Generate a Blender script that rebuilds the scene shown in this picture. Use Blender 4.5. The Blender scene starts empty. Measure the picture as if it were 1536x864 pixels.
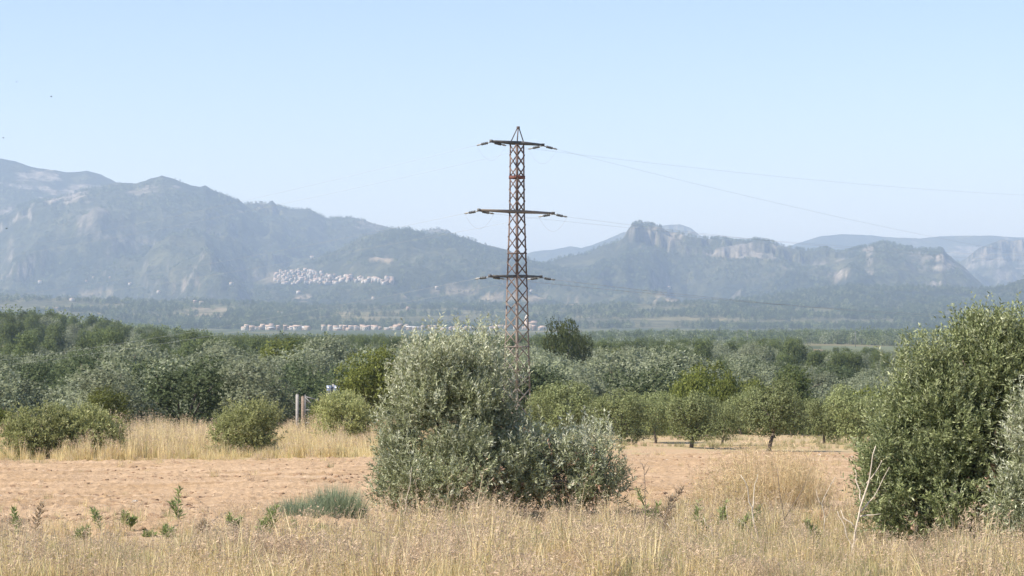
import bpy, math, random
import numpy as np
from mathutils import Vector, Matrix

random.seed(7)
RNG = np.random.default_rng(11)
scene = bpy.context.scene
COL = scene.collection

# ------------------------------------------------------------------ camera
F = 3327.0                     # focal length in photo pixels (1536 wide)
HOR = 470.0                    # pixel row of the true horizon
PITCH = math.atan((HOR - 432.0) / F)
cam_d = bpy.data.cameras.new('camera')
cam = bpy.data.objects.new('camera', cam_d)
COL.objects.link(cam)
cam_d.sensor_width = 36.0
cam_d.lens = 36.0 * F / 1536.0
cam_d.clip_start = 0.5
cam_d.clip_end = 60000
cam.location = (0, 0, 0)
cam.rotation_euler = (math.pi / 2 + PITCH, 0, 0)
scene.camera = cam

# ------------------------------------------------------------------ light
SUN = Vector((-0.92, -0.40, 0.0)).normalized()
EL = math.radians(46)
world = bpy.data.worlds.new('World')
scene.world = world
world.use_nodes = True
wn = world.node_tree
sky = wn.nodes.new('ShaderNodeTexSky')
sky.sky_type = 'NISHITA'
sky.sun_disc = False
sky.sun_elevation = EL
sky.sun_rotation = math.atan2(SUN.x, SUN.y)
sky.altitude = 300
sky.air_density = 1.0
sky.dust_density = 0.25
sky.ozone_density = 4.0
bg = wn.nodes['Background']
tint = wn.nodes.new('ShaderNodeMix'); tint.data_type = 'RGBA'; tint.blend_type = 'MULTIPLY'; tint.inputs[0].default_value = 1.0
tint.inputs[7].default_value = (1.06, 0.96, 1.0, 1)
wn.links.new(sky.outputs['Color'], tint.inputs[6])
wn.links.new(tint.outputs[2], bg.inputs['Color'])
bg.inputs['Strength'].default_value = 0.10
sd = bpy.data.lights.new('sun', 'SUN')
sd.energy = 4.6
sd.angle = math.radians(0.53)
sd.color = (1.0, 0.93, 0.83)
so = bpy.data.objects.new('sun', sd)
COL.objects.link(so)
to_sun = Vector((SUN.x * math.cos(EL), SUN.y * math.cos(EL), math.sin(EL)))
so.rotation_euler = to_sun.to_track_quat('Z', 'Y').to_euler()
so.location = (-40, -20, 60)

scene.view_settings.view_transform = 'Standard'
scene.view_settings.look = 'None'
scene.view_settings.exposure = 0.9
scene.view_settings.gamma = 1.0
scene.render.engine = 'CYCLES'
scene.cycles.max_bounces = 5
scene.cycles.diffuse_bounces = 2
scene.cycles.transmission_bounces = 2
scene.cycles.volume_bounces = 1
scene.cycles.use_denoising = True
scene.cycles.caustics_reflective = False
scene.cycles.caustics_refractive = False

# ------------------------------------------------------------------ helpers
def P(px, py, D):
    """point at depth D (metres along +Y) seen at a photo pixel"""
    a = (432.0 - py) / F
    cp, sp = math.cos(PITCH), math.sin(PITCH)
    dy = cp - a * sp
    dz = sp + a * cp
    s = D / dy
    return Vector(((px - 768.0) / F * s, D, dz * s))

def XatPx(px, D):
    return (px - 768.0) / F * D

_perm = np.random.default_rng(5).permutation(512)
_perm = np.concatenate([_perm, _perm, _perm])
_ang = np.random.default_rng(6).random(512) * 2 * np.pi
_gx, _gy = np.cos(_ang), np.sin(_ang)
def noise2(x, y, seed=0):
    x = np.asarray(x, float) + seed * 17.31
    y = np.asarray(y, float) + seed * 9.73
    xi, yi = np.floor(x).astype(int), np.floor(y).astype(int)
    xf, yf = x - xi, y - yi
    u, v = xf * xf * xf * (xf * (xf * 6 - 15) + 10), yf * yf * yf * (yf * (yf * 6 - 15) + 10)
    def g(ix, iy, fx, fy):
        h = _perm[(_perm[ix & 511] + iy) & 511]
        return _gx[h] * fx + _gy[h] * fy
    n00 = g(xi, yi, xf, yf); n10 = g(xi + 1, yi, xf - 1, yf)
    n01 = g(xi, yi + 1, xf, yf - 1); n11 = g(xi + 1, yi + 1, xf - 1, yf - 1)
    return ((n00 * (1 - u) + n10 * u) * (1 - v) + (n01 * (1 - u) + n11 * u) * v) * 1.4
def fbm(x, y, o=4, seed=0, gain=0.5):
    s, a = 0, 1.0
    for i in range(o):
        s = s + a * noise2(x, y, seed + i); x, y, a = np.asarray(x) * 2.03, np.asarray(y) * 2.03, a * gain
    return s
def ridged(x, y, o=4, seed=0):
    s, a = 0, 1.0
    for i in range(o):
        s = s + a * (1 - np.abs(noise2(x, y, seed + i)) * 2); x, y, a = np.asarray(x) * 2.07, np.asarray(y) * 2.07, a * 0.5
    return s / 1.9
def smooth(a, b, x):
    t = np.clip((x - a) / (b - a), 0, 1)
    return t * t * (3 - 2 * t)

def mesh_np(name, V, Fs, mats, col=None, smooth_shade=False, mat_idx=None):
    me = bpy.data.meshes.new(name)
    V = np.asarray(V, np.float32)
    me.vertices.add(len(V)); me.vertices.foreach_set('co', V.ravel())
    Fs = [np.asarray(f, np.int32) for f in (Fs if isinstance(Fs, (list, tuple)) else [Fs]) if len(f)]
    loops = np.concatenate([f.ravel() for f in Fs])
    tot = np.concatenate([np.full(len(f), f.shape[1], np.int32) for f in Fs])
    start = np.concatenate([[0], np.cumsum(tot)[:-1]]).astype(np.int32)
    me.loops.add(len(loops)); me.loops.foreach_set('vertex_index', loops)
    me.polygons.add(len(tot)); me.polygons.foreach_set('loop_start', start); me.polygons.foreach_set('loop_total', tot)
    if mat_idx is not None:
        me.polygons.foreach_set('material_index', np.asarray(mat_idx, np.int32))
    me.update(calc_edges=True)
    if smooth_shade:
        me.polygons.foreach_set('use_smooth', np.ones(len(tot), bool))
    if col is not None:
        a = me.color_attributes.new('col', 'FLOAT_COLOR', 'POINT')
        c = np.ones((len(V), 4), np.float32); c[:, :3] = col
        a.data.foreach_set('color', c.ravel())
    for m in (mats if isinstance(mats, (list, tuple)) else [mats]):
        me.materials.append(m)
    return me

def obj(name, me, parent=None, loc=None, rotz=None, scale=None):
    o = bpy.data.objects.new(name, me)
    COL.objects.link(o)
    if parent is not None: o.parent = parent
    if loc is not None: o.location = loc
    if rotz is not None: o.rotation_euler = (0, 0, rotz)
    if scale is not None: o.scale = (scale,) * 3 if np.isscalar(scale) else scale
    return o
def tag(o, label, cat, group=None):
    o['label'] = label; o['category'] = cat
    if group: o['group'] = group
    return o
def struct(o, label=None):
    o['kind'] = 'structure'
    if label: o['label'] = label
    return o
def stuff(o, label, cat):
    o['kind'] = 'stuff'; o['label'] = label; o['category'] = cat
    return o

class MB:
    """collects boxes, bars, tubes into one mesh"""
    def __init__(s): s.V, s.Q, s.T = [], [], []
    def add(s, V, Q=(), T=()):
        b = len(s.V); s.V += [tuple(v) for v in V]
        s.Q += [tuple(i + b for i in q) for q in Q]; s.T += [tuple(i + b for i in t) for t in T]
    def box(s, c, d):
        x, y, z = c; a, b, e = d[0] / 2, d[1] / 2, d[2] / 2
        V = [(x + i * a, y + j * b, z + k * e) for k in (-1, 1) for j in (-1, 1) for i in (-1, 1)]
        s.add(V, [(0, 2, 3, 1), (4, 5, 7, 6), (0, 1, 5, 4), (2, 6, 7, 3), (0, 4, 6, 2), (1, 3, 7, 5)])
    def bar(s, p, q, w, h, up=(0, 0, 1), w2=None, h2=None):
        p, q = Vector(p), Vector(q); d = (q - p).normalized()
        r = d.cross(Vector(up))
        if r.length < 1e-4: r = d.cross(Vector((1, 0, 0)))
        r.normalize(); u = r.cross(d)
        w2 = w if w2 is None else w2; h2 = h if h2 is None else h2
        V = [c + r * (i * ww / 2) + u * (j * hh / 2) for c, ww, hh in ((p, w, h), (q, w2, h2)) for j in (-1, 1) for i in (-1, 1)]
        s.add(V, [(0, 1, 3, 2), (4, 6, 7, 5), (0, 4, 5, 1), (2, 3, 7, 6), (0, 2, 6, 4), (1, 5, 7, 3)])
    def tube(s, pts, rad, n=7):
        pts = [Vector(p) for p in pts]
        if np.isscalar(rad): rad = [rad] * len(pts)
        b = len(s.V)
        ref = Vector((0.31, 0.27, 0.91))
        for i, p in enumerate(pts):
            d = (pts[min(i + 1, len(pts) - 1)] - pts[max(i - 1, 0)]).normalized()
            r = d.cross(ref)
            if r.length < 0.05: r = d.cross(Vector((1, 0, 0)))
            r.normalize(); u = r.cross(d)
            for k in range(n):
                a = 2 * math.pi * k / n
                s.V.append(tuple(p + (r * math.cos(a) + u * math.sin(a)) * rad[i]))
        for i in range(len(pts) - 1):
            for k in range(n):
                a, c = b + i * n + k, b + i * n + (k + 1) % n
                s.Q.append((a, c, c + n, a + n))
        for i, base in ((0, b), (1, b + (len(pts) - 1) * n)):
            s.V.append(tuple(pts[-1] if i else pts[0])); ci = len(s.V) - 1
            for k in range(n):
                t = (base + k, base + (k + 1) % n, ci)
                s.T.append(t if i else t[::-1])
    def mesh(s, name, mat, smooth_shade=False, col=None):
        return mesh_np(name, np.array(s.V), [np.array(s.Q).reshape(-1, 4), np.array(s.T).reshape(-1, 3)], mat, col=col, smooth_shade=smooth_shade)
    def build(s, name, mat, parent=None, smooth_shade=False):
        return obj(name, s.mesh(name, mat, smooth_shade), parent)

# ------------------------------------------------------------------ materials
def mat_new(name):
    m = bpy.data.materials.new(name); m.use_nodes = True
    nt = m.node_tree; b = nt.nodes['Principled BSDF']
    return m, nt, b
def nd(nt, t, **kw):
    n = nt.nodes.new(t)
    for k, v in kw.items(): setattr(n, k, v)
    return n
def mixc(nt, fac, a, b, mode='MIX'):
    n = nd(nt, 'ShaderNodeMix', data_type='RGBA', blend_type=mode)
    for s, v in ((n.inputs[0], fac), (n.inputs[6], a), (n.inputs[7], b)):
        if hasattr(v, 'is_output'): nt.links.new(v, s)
        elif isinstance(v, tuple): s.default_value = (*v, 1)
        else: s.default_value = v
    return n.outputs[2]
def noise_n(nt, scale, detail=4, coord='Object', rough=0.6, vec=None):
    tc = nd(nt, 'ShaderNodeTexCoord')
    n = nd(nt, 'ShaderNodeTexNoise')
    n.inputs['Scale'].default_value = scale; n.inputs['Detail'].default_value = detail; n.inputs['Roughness'].default_value = rough
    nt.links.new(vec if vec is not None else tc.outputs[coord], n.inputs['Vector'])
    return n.outputs['Fac']
def ramp(nt, fac, a, b):
    n = nd(nt, 'ShaderNodeMapRange'); n.inputs[1].default_value = a; n.inputs[2].default_value = b
    nt.links.new(fac, n.inputs[0]); return n.outputs[0]
def bump(nt, b, h, strength, dist):
    n = nd(nt, 'ShaderNodeBump'); n.inputs['Strength'].default_value = strength; n.inputs['Distance'].default_value = dist
    nt.links.new(h, n.inputs['Height']); nt.links.new(n.outputs[0], b.inputs['Normal'])

def leaf_mat(name, trans=0.3, rough=0.5, vary=0.25, spec=0.35):
    m, nt, b = mat_new(name)
    at = nd(nt, 'ShaderNodeAttribute'); at.attribute_name = 'col'
    oi = nd(nt, 'ShaderNodeObjectInfo')
    hs = nd(nt, 'ShaderNodeHueSaturation')
    mr = nd(nt, 'ShaderNodeMapRange'); mr.inputs[3].default_value = 1 - vary; mr.inputs[4].default_value = 1 + vary
    nt.links.new(oi.outputs['Random'], mr.inputs[0]); nt.links.new(mr.outputs[0], hs.inputs['Value'])
    nt.links.new(at.outputs['Color'], hs.inputs['Color'])
    nt.links.new(hs.outputs[0], b.inputs['Base Color'])
    b.inputs['Roughness'].default_value = rough; b.inputs['Specular IOR Level'].default_value = spec
    tr = nd(nt, 'ShaderNodeBsdfTranslucent'); nt.links.new(hs.outputs[0], tr.inputs['Color'])
    mx = nd(nt, 'ShaderNodeMixShader'); mx.inputs[0].default_value = trans
    nt.links.new(b.outputs[0], mx.inputs[1]); nt.links.new(tr.outputs[0], mx.inputs[2])
    nt.links.new(mx.outputs[0], nt.nodes['Material Output'].inputs[0])
    return m
M = {}
M['leaf'] = leaf_mat('leaf', 0.4, 0.75, 0.2, 0.1)
M['olive'] = leaf_mat('olive_leaf', 0.25, 0.5, 0.05, 0.35)
M['orchard'] = leaf_mat('orchard_leaf', 0.25, 0.6, 0.22, 0.2)
M['grass'] = leaf_mat('dry_grass', 0.35, 0.6, 0.1, 0.2)
M['weed'] = leaf_mat('weed_leaf', 0.3, 0.6, 0.1, 0.2)

def simple(name, c1, c2, scale, rough=0.85, bs=0.3, bd=0.02, metal=0.0, coord='Object', lo=0.35, hi=0.65):
    m, nt, b = mat_new(name)
    f = noise_n(nt, scale, 5, coord)
    nt.links.new(mixc(nt, ramp(nt, f, lo, hi), c1, c2), b.inputs['Base Color'])
    b.inputs['Roughness'].default_value = rough; b.inputs['Metallic'].default_value = metal
    if bs: bump(nt, b, f, bs, bd)
    return m
M['bark'] = simple('bark', (0.07, 0.055, 0.042), (0.20, 0.165, 0.13), 14, 0.9, 0.6, 0.03)
M['dead_wood'] = simple('dead_wood', (0.45, 0.38, 0.29), (0.66, 0.58, 0.46), 20, 0.85, 0.3, 0.01)
M['dark_wood'] = simple('dark_dead_wood', (0.16, 0.12, 0.09), (0.30, 0.23, 0.17), 20, 0.9, 0.3, 0.01)
def rust_mat(name, a, b2, pale):
    m = simple(name, a, b2, 3.0, 0.75, 0.15, 0.005)
    nt = m.node_tree; b = nt.nodes['Principled BSDF']; src = b.inputs['Base Color'].links[0].from_socket
    tc = nd(nt, 'ShaderNodeTexCoord'); sx = nd(nt, 'ShaderNodeSeparateXYZ'); nt.links.new(tc.outputs['Object'], sx.inputs[0])
    f = ramp(nt, sx.outputs[2], 8.0, 3.5)
    nt.links.new(mixc(nt, f, src, pale), b.inputs['Base Color']); return m
M['rust_x'] = simple('rusty_steel', (0.13, 0.075, 0.055), (0.25, 0.165, 0.125), 3.0, 0.75, 0.15, 0.005)
M['rust'] = rust_mat('rusty_leg_steel', (0.095, 0.064, 0.055), (0.17, 0.122, 0.102), (0.25, 0.21, 0.17))
M['rust_dark'] = simple('dark_rusty_steel', (0.065, 0.045, 0.038), (0.13, 0.09, 0.075), 3.0, 0.75, 0.15, 0.005)
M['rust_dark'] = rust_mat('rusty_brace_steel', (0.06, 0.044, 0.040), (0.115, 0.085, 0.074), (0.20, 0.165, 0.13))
M['rust_plate'] = simple('red_rust_plate', (0.13, 0.048, 0.035), (0.19, 0.075, 0.052), 4.0, 0.8, 0.15, 0.005)
M['galv_dark'] = simple('weathered_galvanised', (0.05, 0.05, 0.05), (0.13, 0.125, 0.115), 5.0, 0.6, 0.1, 0.004)
M['insulator'] = simple('glass_insulator', (0.045, 0.05, 0.05), (0.10, 0.105, 0.105), 8.0, 0.3, 0, 0)
M['fitting'] = simple('pale_fitting', (0.22, 0.22, 0.21), (0.40, 0.40, 0.38), 8.0, 0.45, 0, 0)
M['wire'] = simple('aluminium_wire', (0.36, 0.36, 0.36), (0.46, 0.46, 0.45), 2.0, 0.5, 0, 0)
M['concrete'] = simple('concrete', (0.26, 0.245, 0.22), (0.36, 0.34, 0.31), 6.0, 0.9, 0.3, 0.01)
M['grey_metal'] = simple('grey_metal', (0.11, 0.11, 0.108), (0.20, 0.195, 0.185), 6.0, 0.55, 0, 0)
M['panel_blue'] = simple('panel_cells', (0.13, 0.17, 0.26), (0.22, 0.27, 0.38), 3.0, 0.3, 0, 0)
M['bird'] = simple('bird_feather', (0.02, 0.02, 0.025), (0.06, 0.06, 0.06), 8.0, 0.8, 0, 0)
for i, (a, c) in enumerate([((0.44, 0.34, 0.25), (0.55, 0.44, 0.34)), ((0.52, 0.46, 0.38), (0.62, 0.57, 0.48)), ((0.32, 0.22, 0.16), (0.44, 0.33, 0.25)), ((0.64, 0.58, 0.50), (0.74, 0.68, 0.60))]):
    M['wall%d' % i] = simple('render_wall_%d' % i, a, c, 0.6, 0.9, 0.1, 0.02)
M['roof'] = simple('clay_roof', (0.36, 0.25, 0.18), (0.50, 0.38, 0.29), 1.2, 0.9, 0.2, 0.05)
M['roof_pale'] = simple('pale_sheet_roof', (0.42, 0.40, 0.36), (0.55, 0.52, 0.48), 0.8, 0.7, 0.1, 0.03)
M['opening'] = simple('dark_opening', (0.03, 0.03, 0.035), (0.06, 0.055, 0.05), 2.0, 0.4, 0, 0)

# ------------------------------------------------------------------ terrain functions
PR = np.array([[0, -1.7], [15, -2.3], [27, -3.0], [35, -3.2], [50, -3.85], [70, -4.6], [95, -5.5], [112, -6.1], [130, -9.0], [155, -12.5],
               [400, -15], [900, -19], [1500, -24], [3000, -28], [4200, -30], [5500, -26], [20000, -20], [60000, -20]], float)
def base_z(x, y):
    x = np.asarray(x, float); y = np.asarray(y, float)
    r = np.hypot(x, y)
    z = np.interp(r, PR[:, 0], PR[:, 1])
    z = z + 0.10 * fbm(x * 0.12, y * 0.12, 3, 3) * smooth(4, 20, r) * (1 - smooth(110, 160, r))
    z = z + 2.0 * fbm(x / 160, y / 160, 3, 8) * smooth(160, 500, r)
    # wooded knoll on the left at ~900 m
    t = x / np.maximum(y, 1)
    z = z + 13 * np.exp(-((t + 0.235) / 0.055) ** 2 - ((r - 1050) / 320) ** 2) * (y > 0)
    return z

def poly(pts):
    a = np.array(pts, float)
    return (a[:, 0] - 768) / F, a[:, 1]
class Range:
    def __init__(s, name, crest, Yc, Yf, zb, power=1.7, amp=70, cliff=None, scale=900, seed=1, jag=2.0, back=0.55, wander=0.04):
        s.name, s.Yc0, s.Yf0, s.zb, s.power, s.amp, s.scale, s.seed, s.jag, s.back, s.wander = name, Yc, Yf, zb, power, amp, scale, seed, jag, back, wander
        s.ct, s.cy = poly(crest)
        s.cliff = None if cliff is None else (poly(cliff))
        s.mesh_t = (max(-0.29, s.ct[0]), min(0.29, s.ct[-1]))
    def crest(s, t):
        py = np.interp(t, s.ct, s.cy)
        py = py - s.jag * (fbm(t * 90, t * 0 + s.seed, 4, s.seed, 0.6))
        Yc = s.Yc0 * (1 + s.wander * fbm(t * 9, t * 0 + 3.3, 3, s.seed + 5))
        return Yc, (HOR - py) / F * Yc
    def z(s, t, Y):
        Yc, zc = s.crest(t)
        v = (Y - s.Yf0) / (Yc - s.Yf0)
        x = t * Y
        vv = np.clip(v, 0, 1)
        prof = vv ** s.power
        if s.cliff is not None:
            c = np.interp(t, s.cliff[0], s.cliff[1])          # share of the height taken by the cliff, per column
            v1 = 0.885 + 0.022 * fbm(t * 33, Y / 900, 3, s.seed + 9) + 0.020 * fbm(t * 170, Y / 240, 3, s.seed + 11, 0.7)
            v2 = v1 + 0.03 + 0.03 * np.abs(noise2(t * 60, Y / 700, s.seed + 14)) + 0.012 * fbm(t * 260, Y / 200, 2, s.seed + 16)
            f1 = 0.35 + 0.5 * smooth(-0.4, 0.4, noise2(t * 25, t * 0, s.seed + 17))
            low = (1 - c - 0.03) * np.clip(vv / 0.9, 0, 1) ** s.power
            pc = low + c * (f1 * smooth(0, 1, (vv - v1) / 0.015) + (1 - f1) * smooth(0, 1, (vv - v2) / 0.014)) + 0.03 * np.clip((vv - 0.9) / 0.1, 0, 1)
            k = smooth(0.0, 0.09, c)
            prof = prof * (1 - k) + pc * k
        h = np.maximum(zc - s.zb, 5)
        w = np.clip(4 * vv * (1 - vv), 0, 1) ** 0.8 * (1 - smooth(0.78, 0.97, vv))
        wx = x + 260 * fbm(x / 1500, Y / 1500, 2, s.seed + 2)
        spur = ridged(wx / s.scale, Y / (s.scale * 2.2), 5, s.seed) - 0.72
        z = s.zb + h * prof + 1.7 * s.amp * w * spur * np.clip(h / 300, 0.25, 1.2)
        z = np.where(v > 1, zc - (Y - Yc) * s.back, z)
        z = np.where(v < 0, s.zb + (Y - s.Yf0) * 0.05, z)
        return np.maximum(z, -95)
RANGES = [
    Range('mountain_left_back', [(-260, 236), (-60, 236), (0, 238), (20, 241), (45, 250), (100, 258), (130, 256), (150, 261), (175, 274), (230, 300), (300, 330), (380, 360)], 10800, 7600, -60, 1.5, 90, None, 1000, 1, 1.2),
    Range('mountain_left', [(-260, 360), (-60, 340), (0, 328), (25, 311), (50, 303), (85, 297), (120, 284), (165, 276), (180, 274), (205, 275), (225, 267), (243, 264), (268, 271), (285, 278), (300, 280), (308, 277), (320, 286), (345, 296), (362, 302), (374, 312), (400, 332), (450, 356), (520, 384), (600, 402), (700, 420), (800, 432)], 9300, 5600, -45, 1.55, 150, [(-260, 0.04), (0, 0.08), (60, 0.07), (170, 0.04), (240, 0.0), (374, 0.0), (800, 0.0)], 820, 4, 1.6),
    Range('mountain_middle', [(280, 340), (340, 312), (376, 306), (392, 304), (400, 306), (408, 300), (416, 308), (440, 314), (462, 313), (472, 318), (490, 328), (505, 326), (525, 326), (545, 329), (560, 335), (590, 342), (632, 347), (645, 344), (655, 343), (672, 345), (685, 355), (720, 366), (760, 382), (820, 404), (900, 425)], 10200, 6200, -50, 1.6, 110, [(280, 0.0), (370, 0.06), (410, 0.10), (430, 0.04), (520, 0.05), (600, 0.0), (640, 0.05), (680, 0.05), (720, 0), (900, 0)], 900, 7, 1.3),
    Range('mountain_front', [(380, 424), (440, 402), (500, 378), (545, 354), (590, 344), (612, 343), (640, 351), (672, 352), (700, 358), (730, 368), (762, 374), (790, 388), (850, 404), (920, 420), (1000, 432)], 7700, 5200, -40, 1.35, 85, None, 620, 12, 1.0),
    Range('mountain_right', [(700, 426), (770, 404), (800, 399), (850, 385), (880, 379), (905, 368), (925, 363), (936, 356), (941, 346), (948, 339), (958, 335), (975, 337), (990, 340), (1002, 347), (1020, 351), (1040, 356), (1060, 359), (1078, 358), (1100, 361), (1120, 364), (1135, 360), (1158, 363), (1180, 371), (1200, 376), (1220, 377), (1238, 373), (1256, 380), (1285, 373), (1305, 368), (1326, 362), (1345, 368), (1368, 371), (1385, 373), (1406, 375), (1414, 370), (1419, 380), (1432, 390), (1448, 402), (1462, 416), (1478, 430), (1520, 446), (1700, 470)], 8600, 5000, -42, 1.5, 120,
          [(700, 0), (920, 0.0), (938, 0.10), (950, 0.21), (1000, 0.18), (1100, 0.15), (1170, 0.15), (1230, 0.10), (1300, 0.06), (1400, 0.05), (1440, 0.0), (1700, 0)], 700, 15, 1.6),
    Range('foothill_right', [(900, 462), (1050, 456), (1150, 446), (1230, 434), (1290, 430), (1350, 428), (1400, 432), (1450, 435), (1482, 432), (1505, 430), (1522, 423), (1545, 415), (1700, 400)], 6200, 4700, -36, 1.1, 45, None, 420, 21, 1.0),
    Range('far_range_middle', [(600, 400), (760, 390), (800, 377), (830, 374), (855, 369), (872, 372), (890, 366), (912, 358), (935, 348), (985, 340), (1000, 337), (1020, 336), (1036, 341), (1050, 353), (1100, 372), (1180, 392)], 14200, 12000, -80, 1.2, 100, [(600, 0), (970, 0.0), (985, .1), (1050, .1), (1100, 0), (1180, 0)], 1100, 25, 0.9, 0.5, 0.02),
    Range('far_range_right', [(1060, 392), (1140, 380), (1188, 368), (1210, 361), (1232, 354), (1262, 351), (1300, 353), (1340, 356), (1380, 358), (1410, 354), (1440, 354), (1480, 353), (1530, 356), (1700, 350)], 14800, 12300, -80, 1.2, 90, None, 1100, 28, 0.7, 0.5, 0.02),
    Range('cliff_hill_right', [(1380, 410), (1430, 396), (1450, 388), (1470, 372), (1485, 366), (1500, 360), (1520, 361), (1545, 356), (1700, 340)], 11600, 8600, -60, 1.2, 120, [(1380, .05), (1450, 0.16), (1540, .2), (1700, .2)], 600, 31, 1.8),
    Range('forest_foothill', [(-260, 446), (0, 446), (140, 448), (300, 453), (420, 457), (560, 458), (700, 456), (760, 458), (900, 456), (1050, 455), (1200, 458), (1350, 460), (1536, 458), (1700, 458)], 5400, 4250, -32, 1.0, 16, None, 330, 35, 0.8, 0.12, 0.03),
]
def all_z(x, y):
    z = base_z(x, y); t = np.asarray(x) / np.maximum(y, 1.0)
    for R in RANGES:
        inside = (t >= R.ct[0]) & (t <= R.ct[-1]) & (np.asarray(y) >= R.Yf0)
        z = np.where(inside, np.maximum(z, R.z(t, y)), z)
    return z
def gz(x, y): return float(base_z(np.array([x]), np.array([y]))[0])
def land(px, py, y0=3000, y1=15000, n=3000):
    """first hit of a pixel's ray with the land, searched between two depths"""
    Y = np.geomspace(y0, y1, n)
    t = (px - 768) / F
    zr = (HOR - py) / F * Y
    z = all_z(t * Y, Y)
    k = np.nonzero(z >= zr)[0]
    k = k[0] if len(k) else n - 1
    return Vector((t * Y[k], Y[k], z[k]))

# ------------------------------------------------------------------ ground sheet
def build_ground():
    rr = np.concatenate([[0.0], np.geomspace(1.5, 20, 18), np.geomspace(21, 170, 150), np.geomspace(175, 5000, 130), np.geomspace(5300, 45000, 24)])
    aa = np.concatenate([np.linspace(-math.pi, -0.42, 36)[:-1], np.linspace(-0.42, 0.42, 190), np.linspace(0.42, math.pi, 36)[1:]])
    A, Rr = np.meshgrid(aa, rr)
    X, Y = np.sin(A) * Rr, np.cos(A) * Rr
    Z = base_z(X, Y)
    V = np.stack([X, Y, Z], -1).reshape(-1, 3)
    nr, na = A.shape
    i = np.arange(nr - 1)[:, None] * na + np.arange(na - 1)[None]
    Q = np.stack([i, i + 1, i + 1 + na, i + na], -1).reshape(-1, 4)[:, ::-1]
    # colour of the land itself: dry straw soil near, patchwork valley further off
    x, y = V[:, 0], V[:, 1]; r = np.hypot(x, y)
    n1 = fbm(x / 3, y / 3, 3, 41); n2 = fbm(x / 220, y / 120, 3, 43)
    dry = np.array([0.40, 0.32, 0.19]); soil = np.array([0.42, 0.30, 0.19]); green = np.array([0.07, 0.085, 0.04]); tan = np.array([0.17, 0.155, 0.085])
    c = dry + (soil - dry) * smooth(-0.3, 0.5, n1)[:, None]
    far = green + (tan - green) * smooth(0.15, 0.45, n2)[:, None]
    w = smooth(105, 135, r)[:, None]
    c = c * (1 - w) + far * w
    m, nt, b = mat_new('dry_ground')
    at = nd(nt, 'ShaderNodeAttribute'); at.attribute_name = 'col'
    f = noise_n(nt, 9.0, 6)
    nt.links.new(mixc(nt, 1.0, at.outputs['Color'], mixc(nt, f, (0.6, 0.6, 0.6), (1.35, 1.32, 1.28)), 'MULTIPLY'), b.inputs['Base Color'])
    b.inputs['Roughness'].default_value = 0.95; b.inputs['Specular IOR Level'].default_value = 0.1
    bump(nt, b, f, 0.5, 0.05)
    struct(obj('ground', mesh_np('ground', V, Q, m, c, True)))
build_ground()

# ------------------------------------------------------------------ mountains
def mountain_mat():
    m, nt, b = mat_new('mountain_land')
    at = nd(nt, 'ShaderNodeAttribute'); at.attribute_name = 'col'
    f1 = noise_n(nt, 0.035, 6, rough=0.7)
    f2 = noise_n(nt, 0.006, 4)
    c = mixc(nt, 1.0, at.outputs['Color'], mixc(nt, ramp(nt, f1, 0.3, 0.7), (0.45, 0.47, 0.45), (1.5, 1.45, 1.4)), 'MULTIPLY')
    c = mixc(nt, 1.0, c, mixc(nt, ramp(nt, f2, 0.3, 0.7), (0.8, 0.85, 0.85), (1.2, 1.15, 1.1)), 'MULTIPLY')
    nt.links.new(c, b.inputs['Base Color'])
    b.inputs['Roughness'].default_value = 0.95; b.inputs['Specular IOR Level'].default_value = 0.1
    bump(nt, b, f1, 1.0, 30.0)
    return m
M['mountain'] = mountain_mat()
# bare rock, scree and field patches seen on the slopes: (px, py, rx, ry, strength, tint)
PATCH = [(40, 272, 55, 15, 0.9, 0), (90, 292, 40, 10, 1.0, 0), (15, 318, 25, 8, 1.0, 0), (130, 278, 38, 7, 0.9, 0), (135, 330, 34, 34, 0.5, 0),
         (190, 350, 40, 30, 0.4, 0), (240, 285, 28, 9, 0.7, 0), (205, 288, 16, 5, 0.7, 0), (262, 280, 10, 5, .7, 0), (362, 312, 6, 9, 0.8, 0),
         (395, 308, 22, 8, 0.8, 0), (560, 338, 30, 8, 0.5, 0), (655, 347, 18, 6, 0.7, 0), (575, 388, 20, 7, 0.6, 1),
         (960, 350, 28, 14, 0.7, 0), (1010, 362, 60, 14, 0.8, 0), (1110, 374, 50, 12, 0.9, 0), (1160, 378, 40, 12, 0.8, 0), (1220, 390, 45, 14, 0.7, 0), (1262, 412, 24, 7, 1.0, 0),
         (1305, 392, 9, 28, 0.8, 0), (1400, 427, 18, 6, 1.0, 0), (1375, 395, 18, 26, 0.45, 0), (1250, 385, 20, 8, 0.6, 0),
         (1470, 390, 60, 20, 0.8, 0), (1500, 415, 40, 14, 0.7, 0), (1530, 380, 40, 30, 0.6, 0), (1015, 345, 30, 6, .6, 0),
         (620, 443, 36, 5, 0.6, 1), (740, 448, 28, 4, 0.6, 1), (660, 437, 50, 5, .5, 1), (455, 448, 14, 7, .9, 1), (300, 470, 45, 8, 0.6, 1), (345, 462, 30, 4, .6, 1), (280, 425, 30, 3, .6, 1), (800, 446, 30, 4, .6, 1), (1000, 450, 30, 3, .6, 1), (865, 455, 22, 4, .7, 1),
         (420, 420, 60, 6, .4, 1), (100, 440, 80, 4, .4, 1), (60, 497, 60, 5, .5, 1)]
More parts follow.
